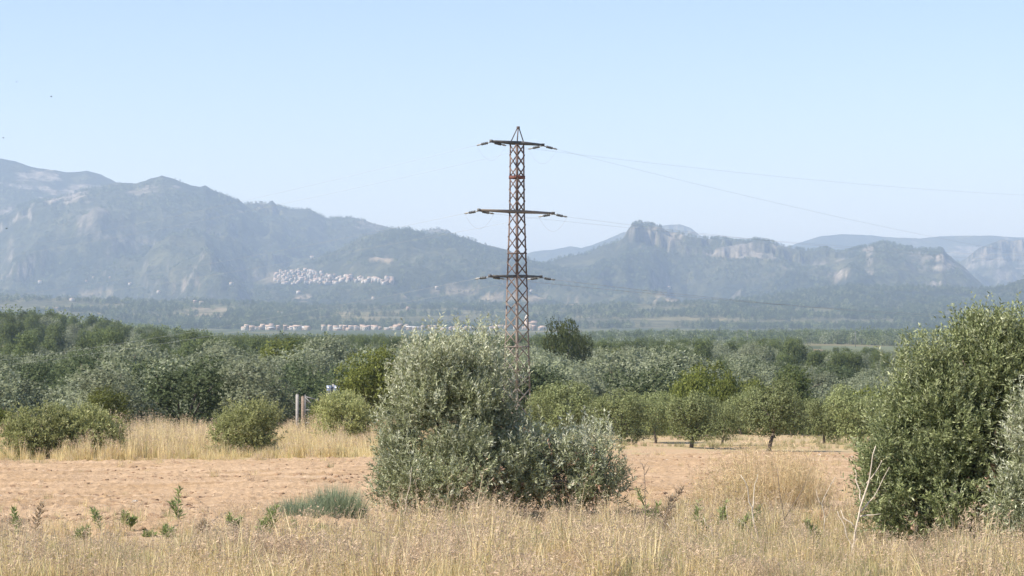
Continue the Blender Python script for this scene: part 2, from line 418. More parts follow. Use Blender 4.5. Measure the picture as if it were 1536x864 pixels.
def build_range(R, k):
    nt_, nv = 640, 120
    lo, hi = R.mesh_t
    n = max(160, int(nt_ * (hi - lo) / 0.5)); t = np.linspace(lo, hi, n)
    v = np.concatenate([np.linspace(-0.03, 0.80, 60), np.linspace(0.81, 1.0, 46), np.linspace(1.02, 1.35, 14)])
    Yc, _ = R.crest(t)
    Yg = R.Yf0 + v[:, None] * (Yc - R.Yf0)[None]
    T = np.broadcast_to(t[None], Yg.shape)
    Z = R.z(T, Yg); X = T * Yg
    V = np.stack([X, Yg, Z], -1)
    nr, nc = Z.shape
    i = np.arange(nr - 1)[:, None] * nc + np.arange(nc - 1)[None]
    Q = np.stack([i, i + 1, i + 1 + nc, i + nc], -1).reshape(-1, 4)
    # slope -> rock
    du = np.gradient(V, axis=1); dv = np.gradient(V, axis=0)
    N = np.cross(du, dv); N /= np.linalg.norm(N, axis=-1, keepdims=True) + 1e-9
    steep = 1 - np.abs(N[..., 2])
    n1 = fbm(X / 240, Yg / 400 + Z / 90, 4, 51 + k, 0.6)
    n2 = fbm(X / 900, Yg / 900, 3, 61 + k)
    rock = 0.85 * smooth(0.36, 0.60, steep + 0.12 * n1)
    patch = np.zeros_like(Z); fieldp = np.zeros_like(Z)
    px = 768 + F * T; py = HOR - F * Z / Yg
    for (cx, cy, rx, ry, s, kind) in PATCH:
        d = ((px - cx) / rx) ** 2 + ((py - cy) / ry) ** 2
        w = s * smooth(0.0, 0.5, (1.0 - d) * 0.7 + 1.3 * n1 - 0.15) * (d < 3)
        if kind == 0: patch = np.maximum(patch, w)
        else: fieldp = np.maximum(fieldp, w)
    rock = np.clip(np.maximum(rock, patch), 0, 1)[..., None]
    n3 = fbm(X / 70, Yg / 130, 3, 65 + k, 0.7)
    scrub = np.array([0.038, 0.050, 0.030]) + (smooth(-0.5, 0.6, n2) * 0.9 + smooth(0.1, 0.8, n3) * 1.2)[..., None] * np.array([0.050, 0.045, 0.022])
    st = fbm(T * 420, Z / 160, 4, 57 + k, 0.7) if R.name in ('mountain_right', 'cliff_hill_right') else fbm(X / 60, Yg / 160 + Z / 40, 4, 57 + k, 0.7)
    rock = rock * np.clip(0.72 + 0.75 * st[..., None] + 0.35 * n1[..., None], 0, 1)
    rk = np.array([0.31, 0.275, 0.235]) + (0.6 * n1 + 0.4 * st)[..., None] * np.array([0.11, 0.095, 0.085])
    c = scrub * (1 - rock) + rk * rock
    c = c * (1 - fieldp[..., None]) + np.array([0.42, 0.34, 0.25]) * fieldp[..., None]
    if R.name == 'forest_foothill':      # terraced fields between the woods
        c = c + np.array([0.075, 0.065, 0.035]) * (1 - rock)
        fl = 0.7 * smooth(0.22, 0.40, fbm(X / 260, Yg / 130, 3, 67))[..., None]
        c = c * (1 - fl) + (np.array([0.16, 0.17, 0.085]) + smooth(-0.2, 0.4, n2)[..., None] * np.array([0.16, 0.10, 0.06])) * fl
    o = struct(obj(R.name, mesh_np(R.name, V.reshape(-1, 3), Q, M['mountain'], c.reshape(-1, 3), True)))
for k, R in enumerate(RANGES):
    build_range(R, k)

# ------------------------------------------------------------------ ploughed field
def field_edges(x):
    near = 30.0 + 0.9 * fbm(x / 4, x * 0 + 2, 3, 71) + 4.2 * smooth(-3.0, -1.0, x)
    far = 69.5 + 0.9 * fbm(x / 6, x * 0 + 5, 3, 73) + 6.0 * smooth(0.0, 6.0, x)
    return near, far
def in_field(x, y, pad=0.0):
    a, b = field_edges(np.asarray(x, float))
    return (y > a + pad) & (y < b - pad)
def build_field():
    ny, nx = 330, 460
    Y = 28.0 + (78.5 - 28.0) * (np.linspace(0, 1, ny) ** 1.25)
    T = np.linspace(-0.28, 0.28, nx)
    X = T[None] * Y[:, None]; Yg = np.broadcast_to(Y[:, None], X.shape)
    a, b = field_edges(X)
    edge = np.minimum(Yg - a, b - Yg)
    w = smooth(-0.6, 0.7, edge + 0.5 * fbm(X * 1.4, Yg * 1.4, 3, 75))
    ph = Yg - 0.045 * X + 0.35 * fbm(X / 7, Yg / 5, 2, 77)
    fur = (np.sin(ph * 2 * np.pi / 1.15) * 0.5 + 0.5) ** 1.6
    am = 0.5 + 0.5 * smooth(-0.3, 0.4, fbm(X / 6, Yg / 2.5, 2, 79))
    clod = np.maximum(0, fbm(X * 5.0, Yg * 3.6, 3, 81, 0.62))
    Z = base_z(X, Yg) - 0.16 + w * (0.19 + 0.085 * fur * am + 0.06 * clod * (0.35 + 0.65 * fur))
    V = np.stack([X, Yg, Z], -1).reshape(-1, 3)
    i = np.arange(ny - 1)[:, None] * nx + np.arange(nx - 1)[None]
    Q = np.stack([i, i + 1, i + 1 + nx, i + nx], -1).reshape(-1, 4)
    n1 = fbm(X / 3.5, Yg / 1.2, 4, 83)
    c = np.array([0.43, 0.303, 0.186]) + n1[..., None] * np.array([0.07, 0.06, 0.05])
    m, nt, bs = mat_new('ploughed_soil')
    at = nd(nt, 'ShaderNodeAttribute'); at.attribute_name = 'col'
    f = noise_n(nt, 7.0, 7, rough=0.75)
    nt.links.new(mixc(nt, 1.0, at.outputs['Color'], mixc(nt, ramp(nt, f, 0.3, 0.7), (0.66, 0.64, 0.62), (1.28, 1.28, 1.28)), 'MULTIPLY'), bs.inputs['Base Color'])
    bs.inputs['Roughness'].default_value = 0.95; bs.inputs['Specular IOR Level'].default_value = 0.1
    bump(nt, bs, f, 0.8, 0.06)
    M['soil'] = m
    struct(obj('ploughed_field', mesh_np('ploughed_field', V, Q, m, c.reshape(-1, 3), True)))
build_field()

# ------------------------------------------------------------------ foliage builders
def unit(a): return a / (np.linalg.norm(a, axis=-1, keepdims=True) + 1e-9)
def rand_unit(n, rng): return unit(rng.normal(size=(n, 3)))
def leaf_quads(p, d, L, W, rng, face=None, jit=0.6):
    """one folded diamond leaf per row: base, side, tip, side; leaves turn their face outwards"""
    n = len(p)
    s = unit(np.cross(d, rand_unit(n, rng) if face is None else unit(face + rand_unit(n, rng) * jit)))
    nrm = np.cross(s, d)
    L = L[:, None]; W = W[:, None]
    mid = p + d * L * 0.45 + nrm * L * 0.05
    V = np.stack([p, mid + s * W * 0.5, p + d * L, mid - s * W * 0.5], 1).reshape(-1, 3)
    Q = np.arange(4 * n).reshape(-1, 4)
    return V, Q
def pal_mix(n, rng, pal, w):
    k = rng.choice(len(pal), n, p=np.array(w) / np.sum(w))
    c = np.array(pal)[k]
    return c * rng.uniform(0.75, 1.25, (n, 1))
OLIVE_PAL = [(0.175, 0.20, 0.088), (0.295, 0.32, 0.165), (0.45, 0.47, 0.305), (0.60, 0.61, 0.47)]
def in_lobes(q, lobes):
    m = np.full(len(q), 9.0)
    for (c, r) in lobes:
        d = (((q - np.array(c)) / np.array(r)) ** 2).sum(1)
        m = np.minimum(m, d)
    return m
def lobe_points(lobes, n, rng, shell=0.55, hole=0.0, hs=2.2):
    """points in the outer shell of a union of lobes, thinned by noise so that gaps open"""
    vol = np.array([r[0] * r[1] * r[2] for _, r in lobes]) ** 0.72
    out_p, out_n = [], []
    got = 0
    while got < n:
        k = rng.choice(len(lobes), n, p=vol / vol.sum())
        C = np.array([l[0] for l in lobes])[k]; Rr = np.array([l[1] for l in lobes])[k]
        u = rand_unit(n, rng); rad = shell + (1.06 - shell) * rng.random(n) ** 0.6
        rad = rad * (1 + 0.22 * noise2(u[:, 0] * 3.1 + k * 1.7 + u[:, 1] * 2.3, u[:, 2] * 3.1 + k * 0.9 - u[:, 1] * 1.9, 93))
        q = C + u * Rr * rad[:, None]
        keep = in_lobes(q, lobes) > (shell * 0.9) ** 2
        g = noise2(q[:, 0] * hs + q[:, 1] * 1.3, q[:, 2] * hs + q[:, 1] * 1.7, 91)
        keep &= (g > hole - 0.5) & (q[:, 2] > 0.03)
        out_p.append(q[keep]); out_n.append(unit(u / Rr)[keep]); got += keep.sum()
    return np.concatenate(out_p)[:n], np.concatenate(out_n)[:n]
def sprig_crown(p, nrm, rng, L, nleaf, leaf_len, leaf_w, pal, w, up=0.6, spread=0.75, jit=0.9):
    n = len(p)
    d = unit(nrm * 0.7 + np.array([0, 0, up]) + rng.normal(size=(n, 3)) * 0.35)
    Ls = L * rng.uniform(0.5, 1.3, n)
    s = rng.random((n, nleaf))
    base = p[:, None] + d[:, None] * (Ls[:, None] * s)[..., None]
    side = rand_unit(n * nleaf, rng).reshape(n, nleaf, 3)
    side = unit(side - d[:, None] * (side * d[:, None]).sum(-1, keepdims=True))
    ld = unit(d[:, None] * 0.75 + side * spread).reshape(-1, 3)
    m = n * nleaf
    V, Q = leaf_quads(base.reshape(-1, 3), ld, leaf_len * rng.uniform(0.6, 1.25, m), leaf_w * rng.uniform(0.7, 1.3, m), rng, np.repeat(nrm + np.array([0, 0, 0.35]), nleaf, 0), jit)
    tone = rng.choice(len(pal), n, p=np.array(w) / np.sum(w))
    c = np.array(pal)[tone]
    sc_ = 2.2 / max(0.3, L * 3.3)
    c = c * (1 + 0.42 * noise2(p[:, 0] * sc_ + p[:, 1] * 0.8 * sc_, p[:, 2] * sc_ - p[:, 1] * 0.6 * sc_, 94))[:, None]
    c = np.repeat(c, nleaf, 0)
    c2 = pal_mix(m, rng, pal, w)
    mixw = rng.random((m, 1)) * 0.9
    c = (c * (1 - mixw) + c2 * mixw) * rng.uniform(0.8, 1.2, (m, 1))
    return V, Q, np.repeat(c, 4, 0)
def limb_path(a, b, rng, n=6, wob=0.12):
    a, b = np.array(a, float), np.array(b, float)
    t = np.linspace(0, 1, n)[:, None]
    L = np.linalg.norm(b - a)
    p = a + (b - a) * t + np.cumsum(rng.normal(size=(n, 3)), 0) * wob * L / n * np.sin(np.pi * t)
    p[:, 2] += 0.10 * L * np.sin(np.pi * t[:, 0])
    return [tuple(q) for q in p]
def trunk_mb(rng, base_list, tops, r0, sub=2, n=7):
    mb = MB()
    for k, tp in enumerate(tops):
        b = base_list[k % len(base_list)]
        pts = limb_path(b, tp, rng, 7)
        mb.tube(pts, list(np.linspace(r0 * rng.uniform(0.6, 1.0), r0 * 0.18, 7)), n)
        for j in range(sub):
            i = rng.integers(2, 6)
            q = np.array(pts[i]); e = q + (np.array(tp) - q) * 0.5 + rng.normal(size=3) * np.linalg.norm(np.array(tp) - np.array(b)) * 0.12
            mb.tube(limb_path(q, e, rng, 4), list(np.linspace(r0 * 0.35, r0 * 0.08, 4)), 5)
    return mb
def hero_bush(name, label, cat, loc, lobes, n, seed, leaf=(0.068, 0.0145), L=0.30, nleaf=16, pal=OLIVE_PAL, w=(4, 4, 2, 0.7), hole=0.06, shell=0.5, up=0.6, trunks=None, r0=0.06, brown=None, extra=None, mat='olive', group=None, wood='bark', clumps=16):
    rng = np.random.default_rng(seed)
    root = obj(name, None, loc=loc); tag(root, label, cat, group)
    # leafy clumps sit on the big lobes; the core stays thinner so dark gaps open between them
    sub = []
    rs = np.random.default_rng(seed + 50)
    for (cc, rr) in lobes:
        for u in rand_unit(int(clumps), rs):
            q = np.array(cc) + u * np.array(rr) * rs.uniform(0.62, 0.92)
            if q[2] < 0.05 or in_lobes(q[None], lobes)[0] < 0.36: continue
            f = rs.uniform(0.24, 0.42) * np.mean(rr)
            sub.append((tuple(q), (f * rs.uniform(0.8, 1.3), f, f * rs.uniform(0.75, 1.15))))
    p, nm = lobe_points(lobes, int(n * 0.35), rng, 0.25, hole)
    p1, nm1 = lobe_points(sub, int(n * 0.65), rng, 0.35, hole - 0.1)
    p, nm = np.concatenate([p * 1.0, p1]), np.concatenate([nm, nm1])
    V, Q, c = sprig_crown(p, nm, rng, L, nleaf, leaf[0], leaf[1], pal, w, up)
    if extra is not None:      # upright shoots breaking the outline
        for (lb, k, LL, ww) in extra:
            p2, n2 = lobe_points(lb, k, rng, 0.3, -1)
            V2, Q2, c2 = sprig_crown(p2, n2 * 0.3, rng, LL, nleaf, leaf[0], leaf[1], pal, ww, 1.3)
            Q = np.concatenate([Q, Q2 + len(V)]); V = np.concatenate([V, V2]); c = np.concatenate([c, c2])
    cr = obj('crown', mesh_np('crown', V, Q, M[mat], c), root)
    if brown is not None:      # withered brown leaves
        p3, n3 = lobe_points(brown[0], brown[1], rng, 0.1, -1)
        V3, Q3, c3 = sprig_crown(p3, n3, rng, L, 12, leaf[0], leaf[1] * 1.2, [(0.40, 0.25, 0.17), (0.54, 0.36, 0.25), (0.30, 0.19, 0.13)], (3, 2, 2), 0.2)
        o = obj('withered_leaves', mesh_np('withered_leaves', V3, Q3, M[mat], c3), root); o['label'] = 'withered reddish brown leaves among the green'
    rngt = np.random.default_rng(seed + 100)
    if trunks is None:
        tops = [(l[0][0] + rngt.normal() * 0.2 * l[1][0], l[0][1] + rngt.normal() * 0.2 * l[1][1], l[0][2] + 0.4 * l[1][2]) for l in lobes for _ in (0, 1)]
        zc = np.mean([l[0][0] for l in lobes]), np.mean([l[0][1] for l in lobes])
        bases = [(zc[0] + rngt.normal() * r0 * 1.5, zc[1] + rngt.normal() * r0 * 1.5, -0.12) for _ in range(3)]
    else: bases, tops = trunks
    trunk_mb(rngt, bases, tops, r0).build('trunk', M[wood], root, True)
    return root

PXM = lambda D: F / D
def lobes_px(list_px, X0, D, zg, dep=1.0):
    """lobes given in photo pixels (cx, cy, rx, ry[, depth offset, depth radius]) on a bush standing at depth D"""
    out = []
    for l in list_px:
        cx, cy, rx, ry = l[:4]
        dy = l[4] if len(l) > 4 else 0.0
        ryy = l[5] if len(l) > 5 else (rx / PXM(D)) * dep
        q = P(cx, cy, D)
        out.append(((q.x - X0, dy, q.z - zg), (rx / PXM(D), ryy, ry / PXM(D))))
    return out
def spot(px, D): 
    x = XatPx(px, D); return x, gz(x, D)

# ---- big olive bush in the middle
D = 33.5; x0, zg = spot(735, D)
hero_bush('olive_bush', 'large silvery olive bush sprawling in front of the lattice pylon', 'bush', (x0, D, zg),
    lobes_px([(652, 598, 52, 70), (705, 605, 46, 74, 0.15), (682, 640, 72, 76, 0), (632, 690, 56, 66, -0.1), (685, 715, 84, 50, -0.2), (600, 738, 36, 36, -0.1), (752, 668, 40, 62, 0.2), (775, 715, 44, 48, -0.15), (792, 704, 46, 46, 0.3), (842, 728, 70, 44, 0.2), (900, 732, 42, 42, 0.1), (868, 700, 44, 34, 0.25), (612, 640, 34, 54, 0.0)], x0, D, zg),
    7600, 21, w=(2.4, 4, 3.2, 1.0), hole=0.12, L=0.28, nleaf=19, up=0.95,
    extra=[(lobes_px([(645, 545, 52, 34), (710, 540, 50, 34), (760, 590, 28, 40), (610, 590, 28, 34), (590, 690, 24, 40), (800, 680, 30, 26)], x0, D, zg), 520, 0.42, (.6, 2, 3, 2)), (lobes_px([(880, 672, 45, 24, 0.1)], x0, D, zg), 110, 0.36, (0.4, 2, 3, 3))],  # silvery shoots; the top ones weighted paler to paint in the sunlit crown
    brown=(lobes_px([(725, 712, 50, 24, -0.25, .5), (845, 705, 55, 28, 0.0, .4), (760, 740, 60, 18, -.3, .4), (900, 720, 30, 30, -.2, .3), (690, 770, 100, 14, -.4, .3)], x0, D, zg), 170),
    trunks=([tuple(P(700, 782, D) - Vector((x0, D, zg + 0.05))), tuple(P(720, 780, D) - Vector((x0, D - 0.1, zg + 0.05)))],
            [tuple(P(*q, D) - Vector((x0, D - e, zg))) for q, e in [((640, 600), .2), ((690, 540), 0), ((740, 600), .3), ((790, 738), -.2), ((860, 720), -.1), ((920, 700), .1), ((610, 700), -.2), ((780, 660), .2)]]), r0=0.055)

# ---- olive tree on the right edge
D = 28.6; x0, zg = spot(1440, D)
hero_bush('olive_tree', 'tall dense dark green olive tree with gold-green top shoots', 'tree', (x0, D, zg),
    lobes_px([(1398, 612, 58, 66, 0.1), (1378, 700, 70, 74, 0), (1345, 755, 52, 54, -.1), (1330, 700, 40, 50, -.1), (1440, 745, 90, 75, -0.2), (1490, 575, 80, 85, 0.3), (1530, 660, 90, 110, 0.3), (1590, 590, 90, 100, 0.3), (1440, 660, 90, 100, 0.1), (1560, 750, 70, 70, .3), (1400, 790, 62, 34, -.1), (1470, 795, 60, 32, -.1)], x0, D, zg),
    12500, 23, L=0.26, nleaf=18, up=0.8, w=(3.2, 4.6, 2.6, 0.5), pal=[(0.145, 0.18, 0.068), (0.25, 0.285, 0.118), (0.38, 0.41, 0.205), (0.50, 0.52, 0.34)], hole=0.15, shell=0.5, leaf=(0.062, 0.0155),
    extra=[(lobes_px([(1370, 555, 40, 26), (1480, 510, 40, 24), (1530, 505, 40, 26), (1325, 640, 22, 50), (1300, 730, 18, 50), (1420, 540, 40, 24)], x0, D, zg), 420, 0.34, (1.5, 3, 3, 1))],
    brown=(lobes_px([(1475, 770, 22, 50, -.6, .3), (1500, 700, 20, 30, -.5, .3), (1400, 800, 60, 18, -.6, .3)], x0, D, zg), 90),
    r0=0.085)
D = 27.2; x0, zg = spot(1560, D)
hero_bush('olive_sapling', 'pale silver-leaved young olive leaning in front of the dark olive tree', 'tree', (x0, D, zg),
    lobes_px([(1560, 690, 42, 70), (1540, 770, 38, 60), (1580, 630, 40, 50)], x0, D, zg), 1300, 25, w=(2, 3.5, 3, 1.4), hole=0.05,
    extra=[(lobes_px([(1535, 655, 28, 32)], x0, D, zg), 60, 0.34, (0.5, 1, 3, 3))], r0=0.04)

# ---- shrubs on the dry grass strip
def shrub(px, py_base, w, h, D, seed, label, pal, wts, n=1900, leaf=(0.11, 0.034), name='shrub', cat='shrub', lob=None, mat='leaf', group=None, up=0.5, hole=0.05):
    x0, zg = spot(px, D)
    k = F / D; rng = np.random.default_rng(seed)
    W, H = w / k, h / k
    lobes = [((0, 0, H * 0.5), (W * 0.38, W * 0.36, H * 0.46)), ((-W * .22, -W * .1, H * 0.25), (W * 0.26, W * 0.26, H * 0.28)), ((W * .22, -W * .1, H * 0.25), (W * 0.26, W * 0.26, H * 0.28))]
    for i in range(6):
        a = i / 6 * 2 * math.pi + rng.random()
        rr = rng.uniform(0.16, 0.26) * W
        lobes.append(((math.cos(a) * W * 0.30, math.sin(a) * W * 0.28, H * rng.uniform(0.3, 0.72)), (rr, rr, H * rng.uniform(0.22, 0.32))))
    return hero_bush(name, label, cat, (x0, D, zg), lobes, n, seed, leaf, L=0.28, nleaf=10, pal=pal, w=wts, hole=hole, shell=0.55, up=up, r0=0.03, mat=mat, group=group)
SHRUB = [(0.24, 0.26, 0.10), (0.34, 0.355, 0.15), (0.44, 0.45, 0.22), (0.52, 0.51, 0.30)]
shrub(62, 680, 108, 82, 72, 31, 'rounded olive-green shrub beside the edge of the ploughed field', SHRUB, (4, 4, 2, .4), group='twin shrubs at the field edge')
shrub(134, 680, 100, 72, 72.5, 32, 'rounded olive-green shrub beside the edge of the ploughed field', SHRUB, (4, 4, 2, .4), group='twin shrubs at the field edge')
shrub(366, 670, 108, 84, 74, 33, 'yellowish olive shrub standing alone in the dry grass strip', SHRUB, (3, 4.5, 2.2, .6))
shrub(522, 645, 90, 76, 92, 34, 'dull green dome shrub beside the gridded panel', SHRUB, (3, 4, 2.4, .5))
YG = [(0.115, 0.135, 0.032), (0.17, 0.192, 0.048), (0.245, 0.262, 0.082)]
shrub(490, 640, 44, 56, 104, 35, 'small vivid yellow-green bush behind the dull dome shrub', YG, (3, 4, 2), up=0.9)

# ---- tree prototypes for the middle distance
def proto_crown(seed, H, Wd, pal, wts, shape='round', n=11500, size=0.23, mat='leaf', low=0.12):
    rng = np.random.default_rng(seed)
    lobes = []
    nl = 16
    for i in range(nl):
        zf = rng.uniform(low + 0.12, 0.9)
        if shape == 'poplar': env = 0.55 * math.sin(math.pi * min(1, max(0.08, zf)) ** 0.75) + 0.25
        elif shape == 'umbrella': env = 1.0 if zf > 0.45 else 0.5
        else: env = math.sqrt(max(0.06, 1 - ((zf - 0.52) / 0.52) ** 2))
        a = rng.random() * 2 * math.pi; rr = env * Wd * 0.5 * rng.uniform(0.35, 0.78)
        s = rng.uniform(0.13, 0.22) * Wd
        lobes.append(((math.cos(a) * rr, math.sin(a) * rr, zf * H), (s, s, s * rng.uniform(0.75, 1.1) * (0.7 if shape == 'umbrella' else 1.0))))
    lobes.append(((0, 0, H * (0.5 + low / 2)), (Wd * 0.3, Wd * 0.3, H * (0.40 - low / 3))))
    p, nm = lobe_points(lobes, n // 5, rng, 0.55, 0.02, 0.9)
    V, Q, c = sprig_crown(p, nm, rng, size * 1.6, 5, size, size * 0.55, pal, wts, 0.25, 1.6, 0.55)
    me = mesh_np('crown', V, Q, M[mat], c)
    tops = [(l[0][0], l[0][1], l[0][2]) for l in lobes[:7]]
    fork = (rng.normal() * 0.06 * Wd, rng.normal() * 0.06 * Wd, H * 0.27)
    tb = trunk_mb(rng, [fork], tops, 0.016 * H, 1, 6)
    tb.tube([(0, 0, -0.06 * H), (fork[0] * 0.3, fork[1] * 0.3, H * 0.1), fork], [0.042 * H if H < 5 else 0.025 * H, 0.03 * H if H < 5 else 0.02 * H, 0.02 * H], 8)
    tr = tb.mesh('trunk', M['bark'], True)
    return me, tr
SILVER = [(0.21, 0.235, 0.135), (0.27, 0.295, 0.18), (0.33, 0.355, 0.24), (0.40, 0.42, 0.31)]
GREEN = [(0.11, 0.14, 0.052), (0.155, 0.19, 0.068), (0.21, 0.245, 0.095)]
DARK = [(0.08, 0.105, 0.05), (0.115, 0.145, 0.066), (0.165, 0.195, 0.095)]
PINE = [(0.05, 0.062, 0.02), (0.085, 0.10, 0.03), (0.13, 0.145, 0.05)]
OLV = [(0.155, 0.185, 0.07), (0.24, 0.27, 0.112), (0.34, 0.365, 0.18), (0.44, 0.46, 0.28)]
PROTO = {
    'silver': [proto_crown(200 + i, 9.0, 7.0, SILVER, (3, 3.4, 1.7, .5), 'round') for i in range(4)],
    'green': [proto_crown(210 + i, 9.5, 6.2, GREEN, (3, 3, 1.4), 'poplar') for i in range(3)],
    'dark': [proto_crown(220 + i, 8.5, 7.0, DARK, (3, 3, 1), 'round') for i in range(2)],
    'pine': [proto_crown(230 + i, 7.0, 6.0, YG, (3, 4, 1.6), 'round', size=0.22) for i in range(3)],
    'umbrella': [proto_crown(240, 9.0, 8.0, PINE, (4, 4, 1.5), 'umbrella', n=11000, size=0.23, low=0.3)],
    'olive': [proto_crown(250 + i, 3.2, 3.4 + 0.5 * ((i * 2) % 3 - 1), OLV, (3, 4, 1.4, .15), 'round', n=18000, size=0.09, mat='orchard', low=0.10 + 0.05 * (i % 3)) for i in range(6)],
}
def place_tree(name, label, cat, kind, i, loc, s, rz, group=None, sx=1.0):
    me, tr = PROTO[kind][i % len(PROTO[kind])]
    root = obj(name, None, loc=loc, rotz=rz, scale=(s * sx, s * sx, s)); tag(root, label, cat, group)
    obj('crown', me, root); obj('trunk', tr, root)
    return root
def tree_px(name, label, cat, kind, i, px, py_top, D, w=None, group=None, H0=None, rz=None, sink=0.0):
    x, zg = spot(px, D); zt = P(px, py_top, D).z
    H0 = {'silver': 9.0, 'green': 9.5, 'dark': 8.5, 'pine': 7.0, 'umbrella': 9.0, 'olive': 3.2}[kind] * 0.98
    W0 = {'silver': 7.0, 'green': 6.2, 'dark': 7.0, 'pine': 6.0, 'umbrella': 8.0, 'olive': 3.4}[kind]
    s = (zt - zg + sink) / H0
    sx = 1.0 if w is None else (w / (F / D)) / (W0 * s) * (1.22 if kind != 'olive' else 1.08)
    return place_tree(name, label, cat, kind, i, (x, D, zg - sink), s, px * 1.7 if rz is None else rz, group, sx)
tree_px('broadleaf_tree', 'broad dark green tree between paler silvery trees behind the grass strip', 'tree', 'dark', 0, 282, 540, 124, 135)
tree_px('broadleaf_tree', 'dark blue-green bush-like tree at the far end of the grass strip', 'tree', 'dark', 1, 335, 560, 132, 70)
tree_px('young_pine', 'small bright green pine behind the twin rounded shrubs', 'tree', 'pine', 0, 165, 588, 108, 66)
tree_px('young_pine', 'bright yellow-green pine rising beside the large olive bush', 'tree', 'pine', 1, 556, 518, 116, 84)
tree_px('young_pine', 'low bright green pine at the end of the grass strip near the twin shrubs', 'tree', 'pine', 2, -5, 612, 108, 50)
tree_px('umbrella_pine', 'domed dark green pine rising above the silvery trees beside the pylon', 'tree', 'umbrella', 0, 841, 481, 300, 54)
tree_px('umbrella_pine', 'small dark pine crown tucked against the domed pine', 'tree', 'umbrella', 0, 878, 503, 310, 34, rz=2.0)
for (px, top, Dd, w, k, lab) in [(1034, 552, 135, 70, 'pine', 'bright yellow-green pine behind the olive orchard row'), (1082, 560, 140, 56, 'pine', 'bright yellow-green pine behind the olive orchard row'), (1132, 566, 138, 60, 'pine', 'bright yellow-green pine behind the olive orchard row')]:
    tree_px('young_pine', lab, 'tree', k, int(px), px, top, Dd, w, 'pines behind the orchard')
tree_px('broadleaf_tree', 'rounded deep green tree standing just behind the olive orchard', 'tree', 'green', 1, 1194, 556, 128, 78)
# orchard olives
front = [(850, 574, 94, 96), (930, 592, 87, 86), (984, 596, 93, 62), (1036, 594, 83, 90), (1082, 606, 88, 58), (1152, 580, 80, 104), (1236, 598, 91, 66), (1284, 588, 88, 86), (1345, 594, 90, 80)]
for i, (px, top, Dd, w) in enumerate(front):
    tree_px('orchard_olive', 'small rounded olive tree with short dark trunk in the orchard front row', 'tree', 'olive', i, px, top, Dd, w, 'olive trees in the orchard front row')
back = [(820, 586, 104, 66), (893, 594, 108, 62), (958, 592, 110, 60), (1010, 596, 109, 58), (1062, 594, 112, 60), (1112, 588, 110, 64), (1188, 592, 110, 66), (1262, 596, 112, 60), (1318, 598, 110, 66), (1390, 590, 110, 70)]
for i, (px, top, Dd, w) in enumerate(back):
    tree_px('orchard_olive', 'small olive tree standing behind the front row of the orchard', 'tree', 'olive', i + 2, px, top, Dd, w, 'olive trees in the orchard back row')

# ---- riverside wood: individual trees
E1 = np.array([[-300, 524], [0, 522], [180, 512], [330, 506], [450, 508], [600, 510], [780, 520], [860, 522], [1000, 520], [1120, 534], [1240, 546], [1340, 548], [1450, 540], [1900, 535]], float)
LAB = {'silver': ('silver_poplar', 'silvery grey-green tree in the riverside wood'), 'green': ('poplar_tree', 'fresh green upright tree in the riverside wood'),
       'dark': ('broadleaf_tree', 'dark green rounded tree in the riverside wood'), 'pine': ('young_pine', 'yellow-green pine scattered in the riverside wood')}
rng = np.random.default_rng(77)
pts = []
tries = 0
while len(pts) < 285 and tries < 60000:
    tries += 1
    Dd = 118 + (440 - 118) * rng.random() ** 0.95
    t = rng.uniform(-0.27, 0.27); x = t * Dd; px = 768 + F * t
    if px > 800 and Dd < 142: continue
    if abs(px - 465) < 60 and Dd < 135: continue
    if abs(px - 282) < 75 and Dd < 131: continue
    sp = 5.2 + Dd * 0.014
    if all((x - a) ** 2 + ((Dd - b) * 0.8) ** 2 > sp * sp for a, b in pts): pts.append((x, Dd))
for i, (x, Dd) in enumerate(pts):
    px = 768 + F * x / Dd; zg = gz(x, Dd)
    n = float(noise2(np.array([x / 40]), np.array([Dd / 55]), 95)[0])
    kind = 'silver'
    if px < 620 and Dd > 300 and n > -0.25: kind = 'green'
    elif 780 < px < 980 and Dd < 330: kind = 'silver'
    elif n > 0.38: kind = 'dark'
    elif n < -0.42: kind = 'green'
    elif rng.random() < 0.07: kind = 'pine'
    lim = P(px, float(np.interp(px, E1[:, 0], E1[:, 1])) + rng.uniform(-4, 16) + (14 if Dd < 180 else 0), Dd).z - zg
    base_h = {'silver': 9.0, 'green': 9.5, 'dark': 8.5, 'pine': 7.0}[kind]
    h = min(rng.uniform(7.5, 12.5), lim)
    if px > 1150: h = min(h, 7.2)
    s = max(0.42, h / base_h)
    nm, lb = LAB[kind]
    where = ('growing just behind the dry grass strip' if px < 590 else 'between the large olive bush and the orchard') if Dd < 175 and px < 830 else ('growing behind the olive orchard' if Dd < 230 and px >= 830 else ('deep in the wood beyond the grass strip' if px < 590 else ('deep in the wood behind the pylon' if px < 900 else 'deep in the wood towards the vineyard')))
    lb = lb.replace('in the riverside wood', where)
    sx = float(np.clip(rng.uniform(0.95, 1.25) * max(1.0, 0.85 / s), 0.8, 1.7))
    place_tree(nm, lb, 'tree', kind, int(rng.integers(0, 9)), (x, Dd, zg - 0.2), s, rng.random() * 6.28, kind + ' trees ' + where, sx)

